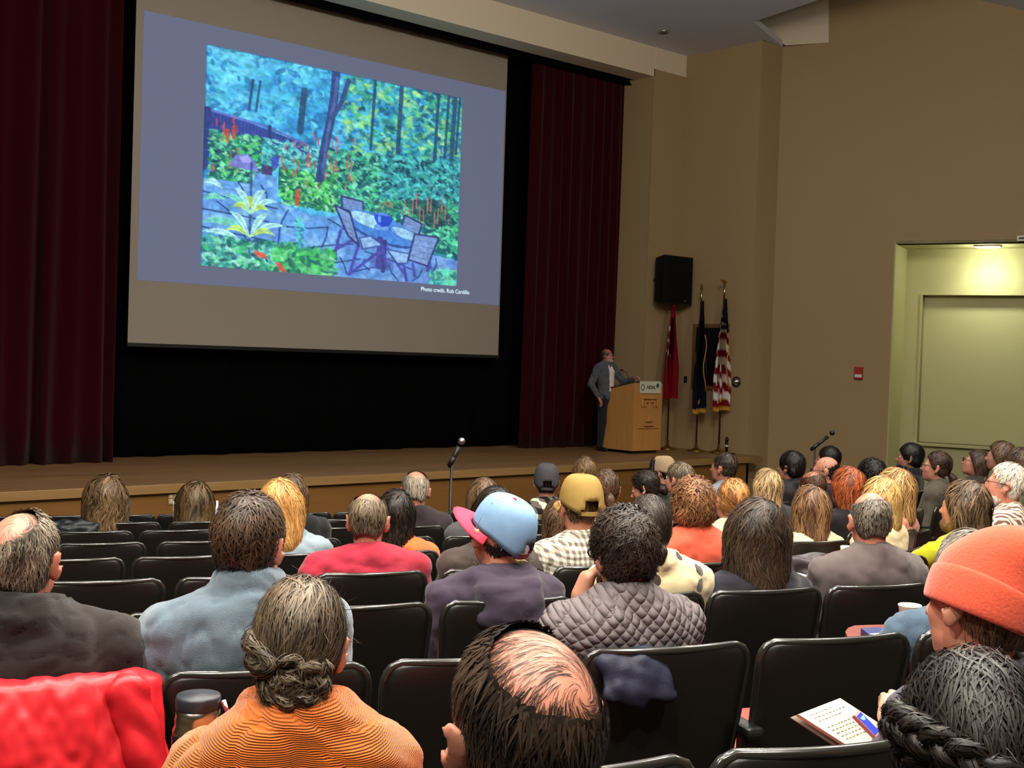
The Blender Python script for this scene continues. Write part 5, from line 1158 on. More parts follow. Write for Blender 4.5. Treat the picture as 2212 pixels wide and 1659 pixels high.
# ------------------------------------------------------------------ the people
BR = ((34, 24, 18), (92, 68, 50)); DK = ((13, 10, 9), (52, 40, 32)); BLK = ((8, 7, 7), (32, 26, 24)); GRY = ((70, 64, 58), (150, 142, 132)); SALT = ((40, 34, 28), (140, 128, 112))
BLD = ((120, 84, 48), (218, 174, 116)); LBR = ((70, 50, 32), (150, 118, 80)); WHT_H = ((150, 140, 128), (225, 218, 208)); AUB = ((84, 44, 24), (176, 110, 66)); REDH = ((92, 40, 20), (190, 100, 56))
pl = gm_plain
# near rows
person('man in a dark brown fleece at the left edge, bald crown, grey hair', 50, 1205, 'f', hy=-2, hp=2, tone=(208, 140, 118), hair=dict(kind='bald', b=((-.02, -.05, .088), .066), th=.007, sparse=.06, curl=.004, cw=160, sl=.045, lift=.006), hc=((52, 44, 36), (150, 136, 118)), top=pl('dark_brown_fleece', (34, 28, 27), .95, .12, (500, .6, .003), .2), collar='coat', sw=.215, bulk=1.1, sc=.94)
person('man with short brown hair in a blue grey fleece sweater', 541, 1172, 'f', hy=-14, hp=-4, tone=(216, 150, 128), hair=dict(kind='short', th=.014, sl=.045, lift=.011, jit=.55, nape=.0), hc=((30, 21, 16), (92, 70, 54)), beard=((40, 28, 20), (96, 70, 50)), top=pl('blue_grey_fleece', (92, 108, 122), .95, .12, (420, .6, .003), .4), collar='mock', sw=.195, bulk=1.02, sc=.93)
person('woman in an orange ribbed turtleneck with greying pinned-up hair', 646, 1388, 'g', hy=6, hp=-2, hr=4, sc=.83, shd=.074, tone=(208, 150, 124), female=True, hair=dict(kind='updo', th=.012, tie=(-.01, -.1, -.06), sl=.075, lift=.007, jit=.2, curl=.002, cw=50, fly=1.2, buns=(((0, -.095, -.055), .04), ((.02, -.09, -.085), .034)), coils=(([(-.085, -.02, .02), (-.09, -.07, .005), (-.06, -.105, -.005), (-.035, -.118, -.02), (-.06, -.112, -.035), (-.085, -.08, -.02)], .014, 1), ([(-.03, -.12, -.02), (.01, -.13, -.015), (.04, -.12, -.03), (.035, -.115, -.055), (.0, -.125, -.05), (-.03, -.12, -.06)], .015, 2), ([(.05, -.1, -.01), (.06, -.1, -.05), (.04, -.115, -.08), (.0, -.12, -.09), (-.04, -.105, -.08)], .015, 2), ([(-.055, -.1, -.05), (-.04, -.105, -.085), (.0, -.11, -.11), (.04, -.1, -.1)], .014, 1))), hc=((26, 20, 16), (118, 101, 82)), top=gm_knit('orange_rib_knit', (196, 98, 30)), collar='roll', sw=.152, bulk=.88)
person('man leaning forward with a thinning crown, nearest the camera', 1128, 1562, 'h', off=.62, ln=.2, hy=24, hp=12, hr=-4, tone=(196, 134, 112), hair=dict(kind='bald', b=((.02, -.045, .105), .07), th=.005, sparse=.22, sl=.045, lift=.005, jit=.3, whorl=(.03, -.085, .075), wd=.9, den=1.15), hc=((18, 14, 12), (70, 55, 44)), top=pl('charcoal_sweater', (40, 38, 40)), sw=.2, sc=1.0)
person('woman with thick dark braided hair at the lower right corner', 2095, 1632, 'h', off=.85, ln=.3, hy=0, hp=-14, tone=(196, 140, 114), female=True, hair=dict(kind='updo', th=.032, tie=(0, -.12, -.06), sl=.07, lift=.01, jit=.3, curl=.005, cw=70, den=1.1, fly=.5, buns=(((0, -.1, -.07), .04),), coils=(([(-.105, .02, .05), (-.112, -.03, .045), (-.1, -.075, .03), (-.06, -.12, .01), (.0, -.142, -.02), (.06, -.13, -.06)], .022, 3), ([(-.1, .01, .01), (-.09, -.05, -.02), (-.05, -.1, -.05), (.03, -.115, -.09)], .02, 3))), hc=((9, 8, 8), (44, 37, 32)), top=pl('olive_sweater', (60, 62, 50)), sw=.18, sc=1.05)
person('woman in a coral wool beanie and plum hoodie', 2112, 1296, 'g', off=.2, ty=34, hy=32, hp=-6, hr=6, tone=(212, 158, 132), female=True, hair=dict(kind='short', th=.004, sl=.05, nape=.02, cut=.0), hc=((60, 44, 30), (140, 108, 76)), hat=dict(type='beanie', name='coral', rgb=(208, 84, 60), tilt=14, roll=14), top=pl('plum_grey_hoodie', (62, 56, 70), .9, .1), collar='hood', sw=.19, sc=1.04, arms={-1: ('world', onz(1925, 1590, 1.5))}, hands={-1: dict(curl=.5, vox=.0055, nz=(0, -.3, 1))})
person('grey haired person in a denim jacket half hidden behind the coral beanie', 2085, 1226, 'f', off=.2, ty=28, hy=20, tone=(205, 150, 125), hair=dict(kind='bob', len=.12, th=.012, sl=.08), hc=((84, 78, 70), (170, 162, 150)), top=pl('denim_jacket_cloth', (66, 84, 102), .85, .15, (300, .5, .003)), sw=.24, sc=.95, shd=.035, arms={-1: ((-.17, .1, -.2), (-.1, .3, -.3))})
person('curly dark haired man in a grey quilted vest, chin on hand', 1345, 1192, 'f', hy=28, hp=-8, tone=(200, 148, 122), hair=dict(kind='short', th=.015, sl=.075, lift=.012, curl=.011, cw=120, jit=.7, den=.9, wd=1.7), hc=((14, 11, 10), (60, 47, 39)), gl=(30, 16, 14), beard=((26, 18, 14), (70, 50, 38)), top=gm_quilt('grey_quilted_cloth', (104, 96, 98)), collar='shirt', sw=.178, bulk=.98, sc=.9, arms={-1: ((-.06, .24, -.18), A_(-.05, .03, .97))}, hands={-1: dict(curl=.75, vox=.0055, dir=(.3, -.1, 1), nz=(-1, .2, 0))})
# middle rows
person('balding man in a crimson sweater', 795, 1122, 'd', hy=0, hp=-4, tone=(212, 148, 124), hair=dict(kind='bald', b=((0, -.03, .108), .056), th=.007, sl=.05, lift=.006, jit=.3, sparse=.1), hc=((42, 34, 27), (140, 124, 102)), top=pl('crimson_wool', (156, 40, 58), .9, .1), collar='shirt', sw=.225, bulk=1.14, sc=1.02)
person('woman with dark curly hair in an orange top behind the crimson sweater', 853, 1110, 'c', hy=10, hr=4, tone=(200, 145, 120), female=True, hair=dict(kind='long', len=.19, th=.014, curl=.006, cw=110, w=.95), hc=DK, top=pl('bright_orange_knit', (226, 104, 56)), sw=.19, sc=1.05)
person('old man with a bald crown and white hair in a dark coat', 898, 1058, 'a', hy=0, hp=-8, tone=(214, 150, 128), hair=dict(kind='bald', b=((.01, -.05, .1), .055), th=.01, sl=.05), hc=((110, 100, 86), (196, 186, 168)), top=pl('dark_plum_coat', (48, 40, 44)), collar='coat', sw=.22, bulk=1.15, sc=1.18)
person('man in a light blue cap with red brim and plum hooded sweatshirt', 1075, 1150, 'e', hy=30, hp=6, tone=(218, 150, 124), hair=dict(kind='short', th=.002, sl=.02, lift=.001, jit=.2, cut=-.012), hc=((20, 15, 13), (60, 46, 38)), hat=dict(type='cap', name='light_blue', rgb=(122, 156, 192), brim=(214, 62, 88), strap=(130, 60, 70), tilt=18, yaw=30), top=pl('plum_sweatshirt', (58, 49, 64), .9, .1), collar='hood', sw=.2, bulk=1.04, sc=1.06)
hm_ = PEOPLE[-1]; V, Fq = nets([rc(hm_['sk']['NB']+A_(.01, -.075, .035), hm_['sk']['NB']+A_(.09, -.05, .035), .016, .018, k=.01, flat=(A_(0, 0, 1), 1.5))], .009); obj('hood_lining', V, Fq, mat('cream_lining', (206, 194, 160), .9, .1), hm_['root'], True)
def furry(sk, NB, hd):
    a = np.linspace(-2.6, -.54, 9); c = NB+A_(0, .0, -.01); return [rc(c+A_(.115*math.cos(x), .1*math.sin(x), -.02), c+A_(.115*math.cos(y), .1*math.sin(y), -.02), .034, .034, k=.02) for x, y in zip(a[:-1], a[1:])]
fp = person('person in a brown parka with fur trimmed hood behind the blue cap', 1068, 1112, 'd', hy=10, tone=(205, 150, 125), female=True, hair=dict(kind='bob', len=.1, th=.012), hc=DK, top=pl('brown_parka_cloth', (66, 56, 52), .8, .12), collar='coat', extra=furry, sw=.2, bulk=1.05, sc=1.05)
r_ = np.random.default_rng(5); fr = furry(fp['sk'], fp['sk']['NB'], None); Vf, Ff = nets(fr, .015); st_ = strands(fr, sample_surface(Vf, Ff, 1500, r_), lambda p: p*0+grad(fr, p), r_, .035, 5, .0016, .004, .003, 120, .5, .02, False)
me = mesh('fur_trim', st_[0], st_[1], hairmat('fur_trim_hair', (64, 50, 36), (170, 142, 104)), True); put_attr(me, 'strand', st_[2]); link('fur_trim', me, fp['root'], kind='stuff')
person('woman with straight brown hair in a grey jacket behind the parka', 1043, 1076, 'b', hy=14, hp=-6, female=True, tone=(205, 150, 125), hair=dict(kind='long', len=.17, th=.012), hc=((58, 42, 30), (128, 100, 74)), top=pl('grey_jacket_cloth', (78, 78, 80)), sc=1.08)
person('man in a charcoal cap and black white buffalo plaid shirt', 1180, 1042, 'a', hy=2, tone=(205, 150, 125), hair=dict(kind='short', th=.004, sl=.02, cut=.05), hc=DK, hat=dict(type='cap', name='charcoal', rgb=(62, 62, 66), tilt=6), top=gm_check('buffalo_plaid', (214, 206, 186), (96, 90, 80), (24, 22, 22), .075), collar='shirt', sw=.215, bulk=1.05, sc=1.08)
person('woman with long straight brown hair in black nearest the stage center', 1263, 1018, 'z', off=.1, hy=6, female=True, tone=(200, 146, 120), hair=dict(kind='long', len=.2, th=.01), hc=((62, 46, 30), (140, 112, 76)), top=pl('black_jacket_cloth', (24, 24, 27)), sc=1.05)
person('woman with a brown ponytail in a pale pink top', 1308, 1056, 'b', hy=4, female=True, tone=(205, 146, 124), hair=dict(kind='tail', th=.012, len=.17, tie=(.01, -.105, -.02), sl=.07), hc=((42, 30, 22), (112, 84, 62)), top=pl('pale_pink_knit', (196, 138, 130)), collar='crew', sc=1.08)
person('man in a tan cap and white checked shirt', 1252, 1092, 'd', hy=10, hp=-6, tone=(212, 152, 126), hair=dict(kind='short', th=.006, sl=.02, lift=.003, cut=.05), hc=((50, 36, 26), (112, 84, 60)), hat=dict(type='cap', name='tan', rgb=(152, 124, 68), tilt=6, yaw=10), top=gm_check('white_gingham', (226, 218, 200), (168, 160, 148), (112, 106, 100), .026), collar='shirt', sw=.195, bulk=1.02, sc=1.1, ln=-.02)
person('woman with frizzy brown hair in a grey coat left of the tan cap', 1205, 1122, 'c', off=.1, hy=18, female=True, tone=(200, 146, 120), hair=dict(kind='long', len=.2, th=.012, curl=.007, cw=120), hc=((44, 32, 24), (112, 86, 64)), top=pl('dark_grey_coat', (70, 66, 66)), sw=.17, sc=.92, lx=-.03)
person('dark haired woman in a cream fleece with brown spots', 1402, 1138, 'e', off=.16, hy=8, hr=-6, hp=-4, female=True, tone=(205, 148, 122), hair=dict(kind='tail', th=.01, len=.06, tie=(.0, -.1, -.06), sl=.09, lift=.006, den=1.8), hc=((16, 12, 11), (66, 54, 46)), top=gm_spots('spotted_fleece', (206, 190, 150), (58, 42, 36)), collar='coat', sw=.2, bulk=1.1, sc=.95, lx=-.05)
person('man with wavy auburn hair in a coral orange shirt', 1497, 1092, 'd', hy=4, hp=-2, tone=(212, 148, 124), hair=dict(kind='mop', th=.022, sl=.06, lift=.014, curl=.009, cw=80, jit=.7, den=1.6, tip=.01), hc=((70, 42, 26), (170, 118, 78)), top=pl('coral_shirt_cloth', (206, 88, 64), .85, .06), collar='shirt', sw=.205, bulk=1.05, sc=.96)
person('woman with long wavy dark hair and a navy top', 1632, 1152, 'e', hy=4, female=True, tone=(196, 142, 118), hair=dict(kind='long', len=.23, th=.016, w=1.2, curl=.006, cw=55, wa=2, sl=.15, den=1.6, fly=.6), hc=((22, 16, 13), (84, 65, 50)), top=pl('navy_knit_top', (34, 31, 40)), sw=.19, sc=1.08)
person('woman with a blond bun and a cream jacket', 1580, 1082, 'c', hy=12, hr=6, female=True, tone=(214, 156, 132), hair=dict(kind='bun', th=.012, tie=(.01, -.1, -.04), buns=(((.012, -.118, -.05), .03),), sl=.07), hc=((112, 70, 36), (206, 150, 88)), top=pl('cream_jacket_cloth', (206, 188, 152)), collar='coat', sw=.2, bulk=1.08, sc=1.08)
person('dark haired woman in black looking down to the left', 1392, 1054, 'a', ty=40, hy=72, hp=-22, female=True, tone=(190, 138, 114), hair=dict(kind='tail', th=.014, len=.05, tie=(0, -.1, -.03), sl=.06, curl=.004), hc=DK, top=pl('black_coat_cloth', (24, 23, 26)), collar='coat', sw=.2, sc=1.05)
person('man in a black and beige trucker cap', 1428, 1020, 'z', ty=30, hy=60, hp=-6, tone=(190, 140, 116), hair=dict(kind='short', th=.004, sl=.02, cut=.05), hc=DK, hat=dict(type='cap', name='trucker', rgb=(150, 128, 100), front=(26, 25, 27), brim=(24, 23, 25)), top=pl('black_hoodie_cloth', (28, 27, 30)), sc=1.06)
person('grey haired man in a dark green jacket behind the auburn hair', 1466, 1034, 'a', ty=30, hy=50, tone=(206, 146, 122), hair=dict(kind='short', th=.012, sl=.05), hc=((58, 48, 38), (132, 116, 96)), top=pl('dark_green_jacket', (40, 46, 40)), collar='coat', sw=.22, bulk=1.1, sc=1.08)
person('man with short dark hair in a pale blue shirt before the stage', 1563, 1010, 'z', ty=35, hy=52, tone=(186, 130, 108), hair=dict(kind='short', th=.007, sl=.03), hc=((26, 20, 17), (78, 62, 50)), top=pl('pale_blue_shirt', (128, 136, 150)), collar='shirt', sc=1.14)
person('woman with straight blond highlights and a dark top', 1655, 1050, 'b', ty=28, hy=20, female=True, tone=(205, 150, 125), hair=dict(kind='long', len=.16, th=.014, sl=.12), hc=((92, 68, 42), (226, 194, 142)), top=pl('charcoal_knit_top', (46, 45, 48)), sw=.2, sc=1.0)
person('man with dark wavy hair in a black puffer jacket', 1707, 1008, 'z', ty=45, hy=48, tone=(180, 130, 106), hair=dict(kind='mop', th=.016, sl=.05, curl=.003), hc=BLK, top=pl('black_puffer_cloth', (32, 29, 30), .5), collar='coat', bulk=1.12, sc=1.12)
person('bald man with glasses and beard in a dark hooded top', 1782, 1017, None, d=11.3, ty=55, hy=70, hp=-2, tone=(214, 156, 132), gl=(24, 20, 20), beard=((24, 18, 15), (60, 46, 38)), hair=dict(kind='bald', b=((0, .0, .1), .1), th=.003, sparse=.05, sl=.02, den=.4), hc=DK, top=pl('charcoal_hooded_top', (38, 37, 40)), collar='hood', sc=1.15)
person('dark haired person seated behind the bald man with glasses', 1788, 992, None, d=13.2, ty=55, hy=65, tone=(176, 124, 104), hair=dict(kind='mop', th=.012), hc=BLK, top=pl('black_sweater', (26, 25, 27)), sc=1.12)
person('man with a bald crown raising a hand, dark green sleeve', 1752, 1052, None, d=9.7, ty=40, hy=30, tone=(206, 138, 112), hair=dict(kind='bald', b=((0, .0, .12), .08), th=.012, sl=.05), hc=((50, 32, 22), (120, 84, 60)), top=pl('bottle_green_sweater', (26, 48, 42)), sc=1.1, arms={-1: ((-.14, .1, -.22), (-.17, .16, -.01))}, hands={-1: dict(curl=.9, vox=.007, dir=(0, .1, 1))})
person('woman with straight brown hair in a cream and green fleece', 1748, 1098, 'c', ty=24, hy=14, female=True, tone=(208, 150, 126), hair=dict(kind='long', len=.21, th=.012, sl=.14), hc=((58, 40, 28), (150, 112, 78)), top=pl('cream_green_fleece', (210, 204, 156)), collar='coat', sw=.2, bulk=1.1, sc=1.15)
person('man with cropped grey hair in a grey brown jacket, both ears showing', 1879, 1122, 'e', hy=2, hp=-2, tone=(216, 150, 128), hair=dict(kind='bald', b=((0, -.005, .11), .078), th=.006, sl=.025, lift=.003, sparse=.06), hc=((58, 52, 46), (140, 130, 116)), top=pl('grey_brown_jacket', (88, 78, 78), .85, .08), collar='shirt', sw=.21, bulk=1.04, sc=.98)
person('woman with wavy copper red hair', 1828, 1052, None, h=1.14, ty=46, hy=35, female=True, tone=(205, 150, 125), hair=dict(kind='bob', len=.14, th=.018, curl=.006, cw=80), hc=REDH, top=pl('black_cardigan', (26, 25, 28)), sc=1.1)
person('person with short curly black hair in front of the recess edge', 1880, 1028, None, d=10.2, ty=46, hy=30, tone=(160, 112, 88), hair=dict(kind='mop', th=.022, curl=.006, cw=160, sl=.04), hc=BLK, top=pl('black_pullover', (25, 25, 27)), sc=1.1)
person('woman with wavy blond hair in a salmon top', 1930, 1058, None, d=8.2, ty=46, hy=32, female=True, tone=(214, 156, 132), hair=dict(kind='bob', len=.15, th=.02, curl=.006, cw=70), hc=((110, 76, 42), (222, 178, 118)), top=pl('salmon_top', (206, 134, 108)), sc=1.12)
person('blond woman in cream behind the cropped grey hair', 1899, 1078, None, d=7.0, ty=46, hy=32, female=True, tone=(214, 156, 132), hair=dict(kind='bob', len=.12, th=.012), hc=((150, 112, 62), (230, 190, 126)), top=pl('cream_sweater', (214, 196, 160)), sc=1.05)
lime = person('person with shoulder length brown hair in a lime green shirt, writing', 2080, 1094, 'd', off=.3, ty=40, hy=44, hp=-2, tone=(210, 152, 118), hair=dict(kind='long', len=.15, th=.014, curl=.004, cw=60, sl=.11), hc=((48, 36, 26), (130, 104, 78)), beard=((110, 84, 52), (170, 134, 90)), top=pl('lime_cotton', (164, 164, 26), .85, .06), collar='crew', sw=.235, bulk=1.12, sc=1.14, wr=.01, arms={-1: ((-.08, .26, -.13), (.04, .5, -.1))}, hands={-1: dict(curl=.9, vox=.006, nz=(-.3, 0, 1))})
person('person in black with a dark mask by the recess jamb', 1964, 988, None, d=12.2, ty=60, hy=75, tone=(150, 110, 92), hair=dict(kind='mop', th=.014), hc=BLK, top=pl('black_parka', (22, 22, 25)), collar='coat', sc=1.12, beard=((16, 16, 18), (24, 24, 26)))
person('woman with glasses, dark ponytail and pale scarf in profile', 2022, 1008, None, d=11.4, ty=60, hy=72, hp=4, female=True, gl=(26, 14, 14), tone=(206, 150, 128), hair=dict(kind='tail', th=.012, len=.14, tie=(0, -.11, -.05)), hc=((28, 18, 15), (84, 60, 48)), top=pl('grey_brown_coat', (82, 76, 64)), collar='roll', sc=1.15)
person('dark haired woman with glasses gazing up in profile', 2108, 1000, None, d=12.6, ty=62, hy=74, hp=14, female=True, gl=(30, 16, 16), tone=(196, 140, 122), hair=dict(kind='bob', len=.12, th=.01), hc=((28, 20, 16), (84, 64, 50)), top=pl('dark_olive_coat', (52, 48, 40)), collar='coat', sc=1.15)
person('woman with brown hair and an earring behind the white haired man', 2160, 985, None, d=11.4, ty=62, hy=60, female=True, tone=(190, 138, 118), hair=dict(kind='bob', len=.14, th=.012), hc=((36, 26, 20), (104, 80, 60)), top=pl('brown_knit', (70, 56, 46)), sc=1.12)
person('brown haired person at the right edge before the recess', 2198, 1003, None, d=10.1, ty=62, hy=50, tone=(190, 138, 118), hair=dict(kind='mop', th=.012), hc=((36, 26, 20), (104, 80, 60)), top=pl('pale_khaki_jacket', (150, 146, 118)), collar='coat', sc=1.1)
person('white haired man with glasses and beard in a striped plaid shirt', 2172, 1046, None, d=7.6, ty=55, hy=68, hp=6, gl=(60, 26, 18), tone=(218, 152, 128), hair=dict(kind='short', th=.007, sl=.04, nape=-.005), hc=((178, 166, 150), (236, 228, 216)), beard=((160, 146, 130), (216, 206, 194)), top=gm_stripe('brown_white_plaid', (108, 78, 70), (216, 200, 184), .03), collar='shirt', sw=.215, bulk=1.1, sc=1.12)
# front left
person('woman with very long wavy brown hair near the stage', 232, 1074, 'z', hy=2, female=True, tone=(205, 150, 125), hair=dict(kind='long', len=.34, th=.016, w=1.25, curl=.008, cw=55, wa=2, sl=.17, den=1.8, wd=1.2, back=.02), hc=((44, 33, 22), (134, 108, 74)), top=pl('navy_puffer_cloth', (36, 42, 52), .5), sc=1.35, sw=.2)
person('woman with shoulder length brown hair using a bright laptop', 424, 1088, 'z', off=.2, hy=0, hp=-12, female=True, tone=(205, 150, 125), hair=dict(kind='long', len=.19, th=.016, w=1.1, den=1.4, wd=1.2), hc=((36, 26, 17), (116, 92, 58)), top=pl('olive_grey_top', (72, 70, 56)), sc=1.35)
person('woman with straight golden blond hair in a denim jacket', 610, 1092, 'c', hy=-12, hr=-6, female=True, tone=(214, 156, 132), hair=dict(kind='bob', len=.15, th=.014, sl=.13, den=1.3), hc=((140, 92, 44), (226, 172, 104)), top=pl('light_denim_cloth', (132, 148, 158), .85, .12), collar='coat', sw=.205, bulk=1.06, sc=1.12)
person('brown haired woman beyond the golden blond hair', 632, 1066, 'b', hy=-6, female=True, tone=(205, 150, 125), hair=dict(kind='long', len=.17, th=.012), hc=((50, 36, 26), (120, 92, 66)), top=pl('black_top', (24, 24, 26)), sc=1.0)
# the speaker
spk = person('man in a grey blazer and white shirt speaking behind the lectern', 1312, 768, None, d=21.4, ty=-135, hy=-112, hp=2, ln=.0, tone=(206, 140, 122), hair=dict(kind='bald', b=((0, .01, .11), .09), th=.005, sl=.025, sparse=.05), hc=((44, 36, 32), (110, 98, 88)), gl=(16, 14, 15), beard=((140, 128, 118), (205, 196, 186)), top=pl('grey_tweed', (84, 88, 96), .9, .15), collar='shirt', sw=.215, bulk=1.08, standing=True, zfloor=ZS, q=1, infl=.016, arms={-1: ((-.08, .16, -.22), (-.05, .42, -.16)), 1: ((.12, -.04, -.26), (.08, .1, -.5))}, hands={-1: dict(curl=.9, vox=.007)})
def shirt_front(sk, NB, hd):
    return 0
r = spk['root']; NBs = spk['sk']['NB']
Ps = [rc(NBs+A_(-.035, .06, .01), NBs+A_(-.03, .15, -.12), .026, .03, k=.02), rc(NBs+A_(.035, .06, .01), NBs+A_(.03, .15, -.12), .026, .03, k=.02), rc(NBs+A_(-.02, .15, -.12), NBs+A_(-.02, .15, -.44), .034, .036, k=.02), rc(NBs+A_(.02, .15, -.12), NBs+A_(.02, .15, -.44), .034, .036, k=.02)]
V, Fq = nets(Ps, .012); obj('shirt', V, Fq, mat('white_shirt_cloth', (226, 214, 206), .8, .2), r, True)
V, Fq = nets([rc(NBs+A_(-.075, .07, -.02), NBs+A_(-.07, .165, -.3), .026, .02, k=.01, flat=(A_(0, 1, 0), 1.2))], .012); obj('lapel', V, Fq, MATS['grey_tweed'], r, True)
V, Fq = nets([rc(NBs+A_(.075, .07, -.02), NBs+A_(.07, .165, -.3), .026, .02, k=.01, flat=(A_(0, 1, 0), 1.2))], .012); obj('lapel', V, Fq, MATS['grey_tweed'], r, True)
hw = spk['sk']['hand'][-1]; cw_ = spk['Rz']@(hw[1]+hw[0]@A_(0, .075, -.02))+spk['base']
ck = empty('clicker', cw_); tag(ck, 'small white remote held in the speaker hand', 'remote'); link('body', bevmesh('body', boxv(-.015, .015, -.05, .05, -.01, .012), BF, M_white, .006, 2), ck); link('button', bevmesh('button', boxv(-.006, .006, .01, .025, .011, .015), BF, M_dark, .002), ck)
# ------------------------------------------------------------------ seats: every chair of the rows, plus chairs under the people further right
ROWN = dict(g='nearest row', f='blue grey sweater row', e='blue cap row', d='crimson sweater row', c='golden blond row', b='brown ponytail row', a='white haired old man row', z='laptop row', y='front row')
ORD = ['first', 'second', 'third', 'fourth', 'fifth', 'sixth', 'seventh', 'eighth', 'ninth', 'tenth', 'eleventh', 'twelfth', 'thirteenth', 'fourteenth', 'fifteenth', 'sixteenth']
def short(l):
    return ' '.join(l.split()[:9]).rstrip(',')
taken = set()
for row, ss in SEATS.items():
    ppl = [(p, XD(p['base'])[0]*math.sqrt(1+TS*TS)) for p in PEOPLE if p['row'] == row]; k = 0
    for s in ss:
        P = seat_world(row, s)
        px = proj_px(P+A_(0, 0, .8)) if False else None
        v = P+A_(0, 0, .86)-CAMP; zc = v@FW
        if zc < .5: continue
        x = 1106+FPX*(v@RT)/zc; y = 829.5-FPX*(v@UP)/zc
        if x < -260 or x > 2450 or y > 1800: continue
        k += 1; w_ = None
        for i, (p, t) in enumerate(ppl):
            if abs(t-s) < PITCH_S/2+.001 and (row, i) not in taken: w_ = p; taken.add((row, i)); break
        tb = 'open' if (row == 'f' and 1900 < x < 2450 and w_ is not None) else ('stowed' if row in 'bde' else None)
        c = chair(P, 20.05, w_ is None, tb)
        if w_: tag(c, 'black chair carrying the '+short(w_['label']), 'chair', 'auditorium chairs')
        else: tag(c, 'empty black chair, %s from the left in the %s' % (ORD[k-1], ROWN[row]), 'chair', 'auditorium chairs')
for p in PEOPLE:
    if p['row'] is None and p is not spk:
        P = p['base']+p['Rz']@A_(0, -.22, 0); P[2] = p['fz']
        c = chair(P, p['ty']); tag(c, 'black chair carrying the '+short(p['label']), 'chair', 'auditorium chairs')
def pxchair(x, y, d, ang, label):
    P = CAMP+ray(x, y)*d; P[2] -= .86; c = chair(P, ang, True); tag(c, label, 'chair', 'auditorium chairs')
pxchair(1968, 1105, 9.3, 50, 'empty black chair right of the salmon top woman'); pxchair(2045, 1092, 9.9, 50, 'empty black chair left of the lime shirt person\'s head')
pxchair(1985, 1062, 11.6, 50, 'empty black chair below the woman with the pale scarf'); pxchair(2030, 1055, 12.2, 50, 'empty black chair behind the pale scarf woman, further right')
pxchair(1938, 1150, 7.2, 46, 'empty black chair beside the lime sleeve and pen'); pxchair(2150, 1128, 8.0, 52, 'empty black chair in front of the white haired man, left one'); pxchair(2225, 1172, 7.0, 50, 'empty black chair at the right edge above the coral beanie')
# ------------------------------------------------------------------ things people brought
# red rain jacket over the leftmost chair of the near row
def red_jacket():
    s = [q for q in SEATS['f'] if True]; tgt = rowpoint('f', 95)[0]*math.sqrt(1+TS*TS); s0 = min(s, key=lambda q: abs(q-tgt)); P = seat_world('f', s0)
    r = empty('rain_jacket', P, math.radians(20.05)-YAW); tag(r, 'bright red rain jacket draped over the chair at the left edge', 'jacket')
    nu, nv = 60, 46; V = np.zeros((nv, nu, 3)); 
    for j in range(nv):
        for i in range(nu):
            u = -1.12+2.24*i/(nu-1); v = j/(nv-1)                 # v 0 front hem over the top to 1 back hem
            if v < .22: t = v/.22; z = .70+.175*math.sin(t*math.pi/2); y = .06*math.cos(t*math.pi/2)
            else: t = (v-.22)/.78; z = .875-.62*t; y = -.035-.05*math.sin(min(1, t*3)*math.pi/2)-.02*t
            sag = .05*max(0, abs(u)-.9)*4; z -= sag*.5 if v >= .1 else 0
            x = u*(.245+.07*(t if v >= .22 else 0)*(1 if u > 0 else .6)); y += .05*u*u-.02
            V[j, i] = (x, y, z)
    p = V.reshape(-1, 3); idx = np.arange(nu*nv).reshape(nv, nu); Fq = np.stack([idx[:-1, :-1].ravel(), idx[:-1, 1:].ravel(), idx[1:, 1:].ravel(), idx[1:, :-1].ravel()], 1)
    N = vnormals(p, Fq); f = np.abs(wavy(p, 3, 38, 6, (1.6, .4, .5)))-.6; f2 = np.abs(wavy(p, 9, 110, 6, (1, .5, 1)))-.6; dn = np.clip((.86-p[:, 2])/.25, .15, 1)
    f4 = np.abs(wavy(p+.03*f[:, None], 12, 55, 5, (1.5, .4, .7))); p = p+N*(f*.02*dn+f2*.006-np.exp(-(f4/.2)**2)*.012*dn)[:, None]*np.sign(-N[:, 1:2]*1+.0001)
    def creases(nt, b, tc):
        g = Nd(nt); mp = g.n('ShaderNodeMapping'); mp.inputs['Scale'].default_value = (1.0, 1.0, .55); g.l(tc.outputs['Object'], mp.inputs['Vector']); n = g.n('ShaderNodeTexNoise'); n.noise_type = 'RIDGED_MULTIFRACTAL'
        n.inputs['Scale'].default_value = 7; n.inputs['Detail'].default_value = 4; n.inputs['Distortion'].default_value = .8; g.l(mp.outputs[0], n.inputs['Vector']); bp = g.n('ShaderNodeBump'); bp.inputs['Strength'].default_value = .5; bp.inputs['Distance'].default_value = .012
        g.l(n.outputs['Fac'], bp.inputs['Height']); g.l(bp.outputs[0], b.inputs['Normal'])
    m = mat('red_nylon', (188, 26, 36), .42, .4, build=creases)
    o = obj('jacket_body', p, Fq, m, r, True); so = o.modifiers.new('t', 'SOLIDIFY'); so.thickness = .005; o.modifiers.new('s', 'SUBSURF').render_levels = 1
    V2, F2 = nets([rc((.2, -.06, .84), (.27, -.1, .6), .05, .045, k=.03, flat=(A_(0, 1, 0), 1.5)), rc((.27, -.1, .6), (.3, -.1, .28), .045, .055, k=.03, flat=(A_(0, 1, 0), 1.4))], .011); N = vnormals(V2, F2); V2 = V2+N*((np.abs(wavy(V2, 4, 60, 6, (1, 1, 1.5)))-.6)*.009)[:, None]; obj('sleeve', V2, F2, m, r, True)
    V2, F2 = nets([rc((-.13, -.075, .8), (-.17, -.1, .3), .05, .055, k=.03, flat=(A_(0, 1, 0), 1.5))], .011); N = vnormals(V2, F2); V2 = V2+N*((np.abs(wavy(V2, 6, 60, 6, (1, 1, 1.5)))-.6)*.009)[:, None]; obj('sleeve', V2, F2, m, r, True)
red_jacket()
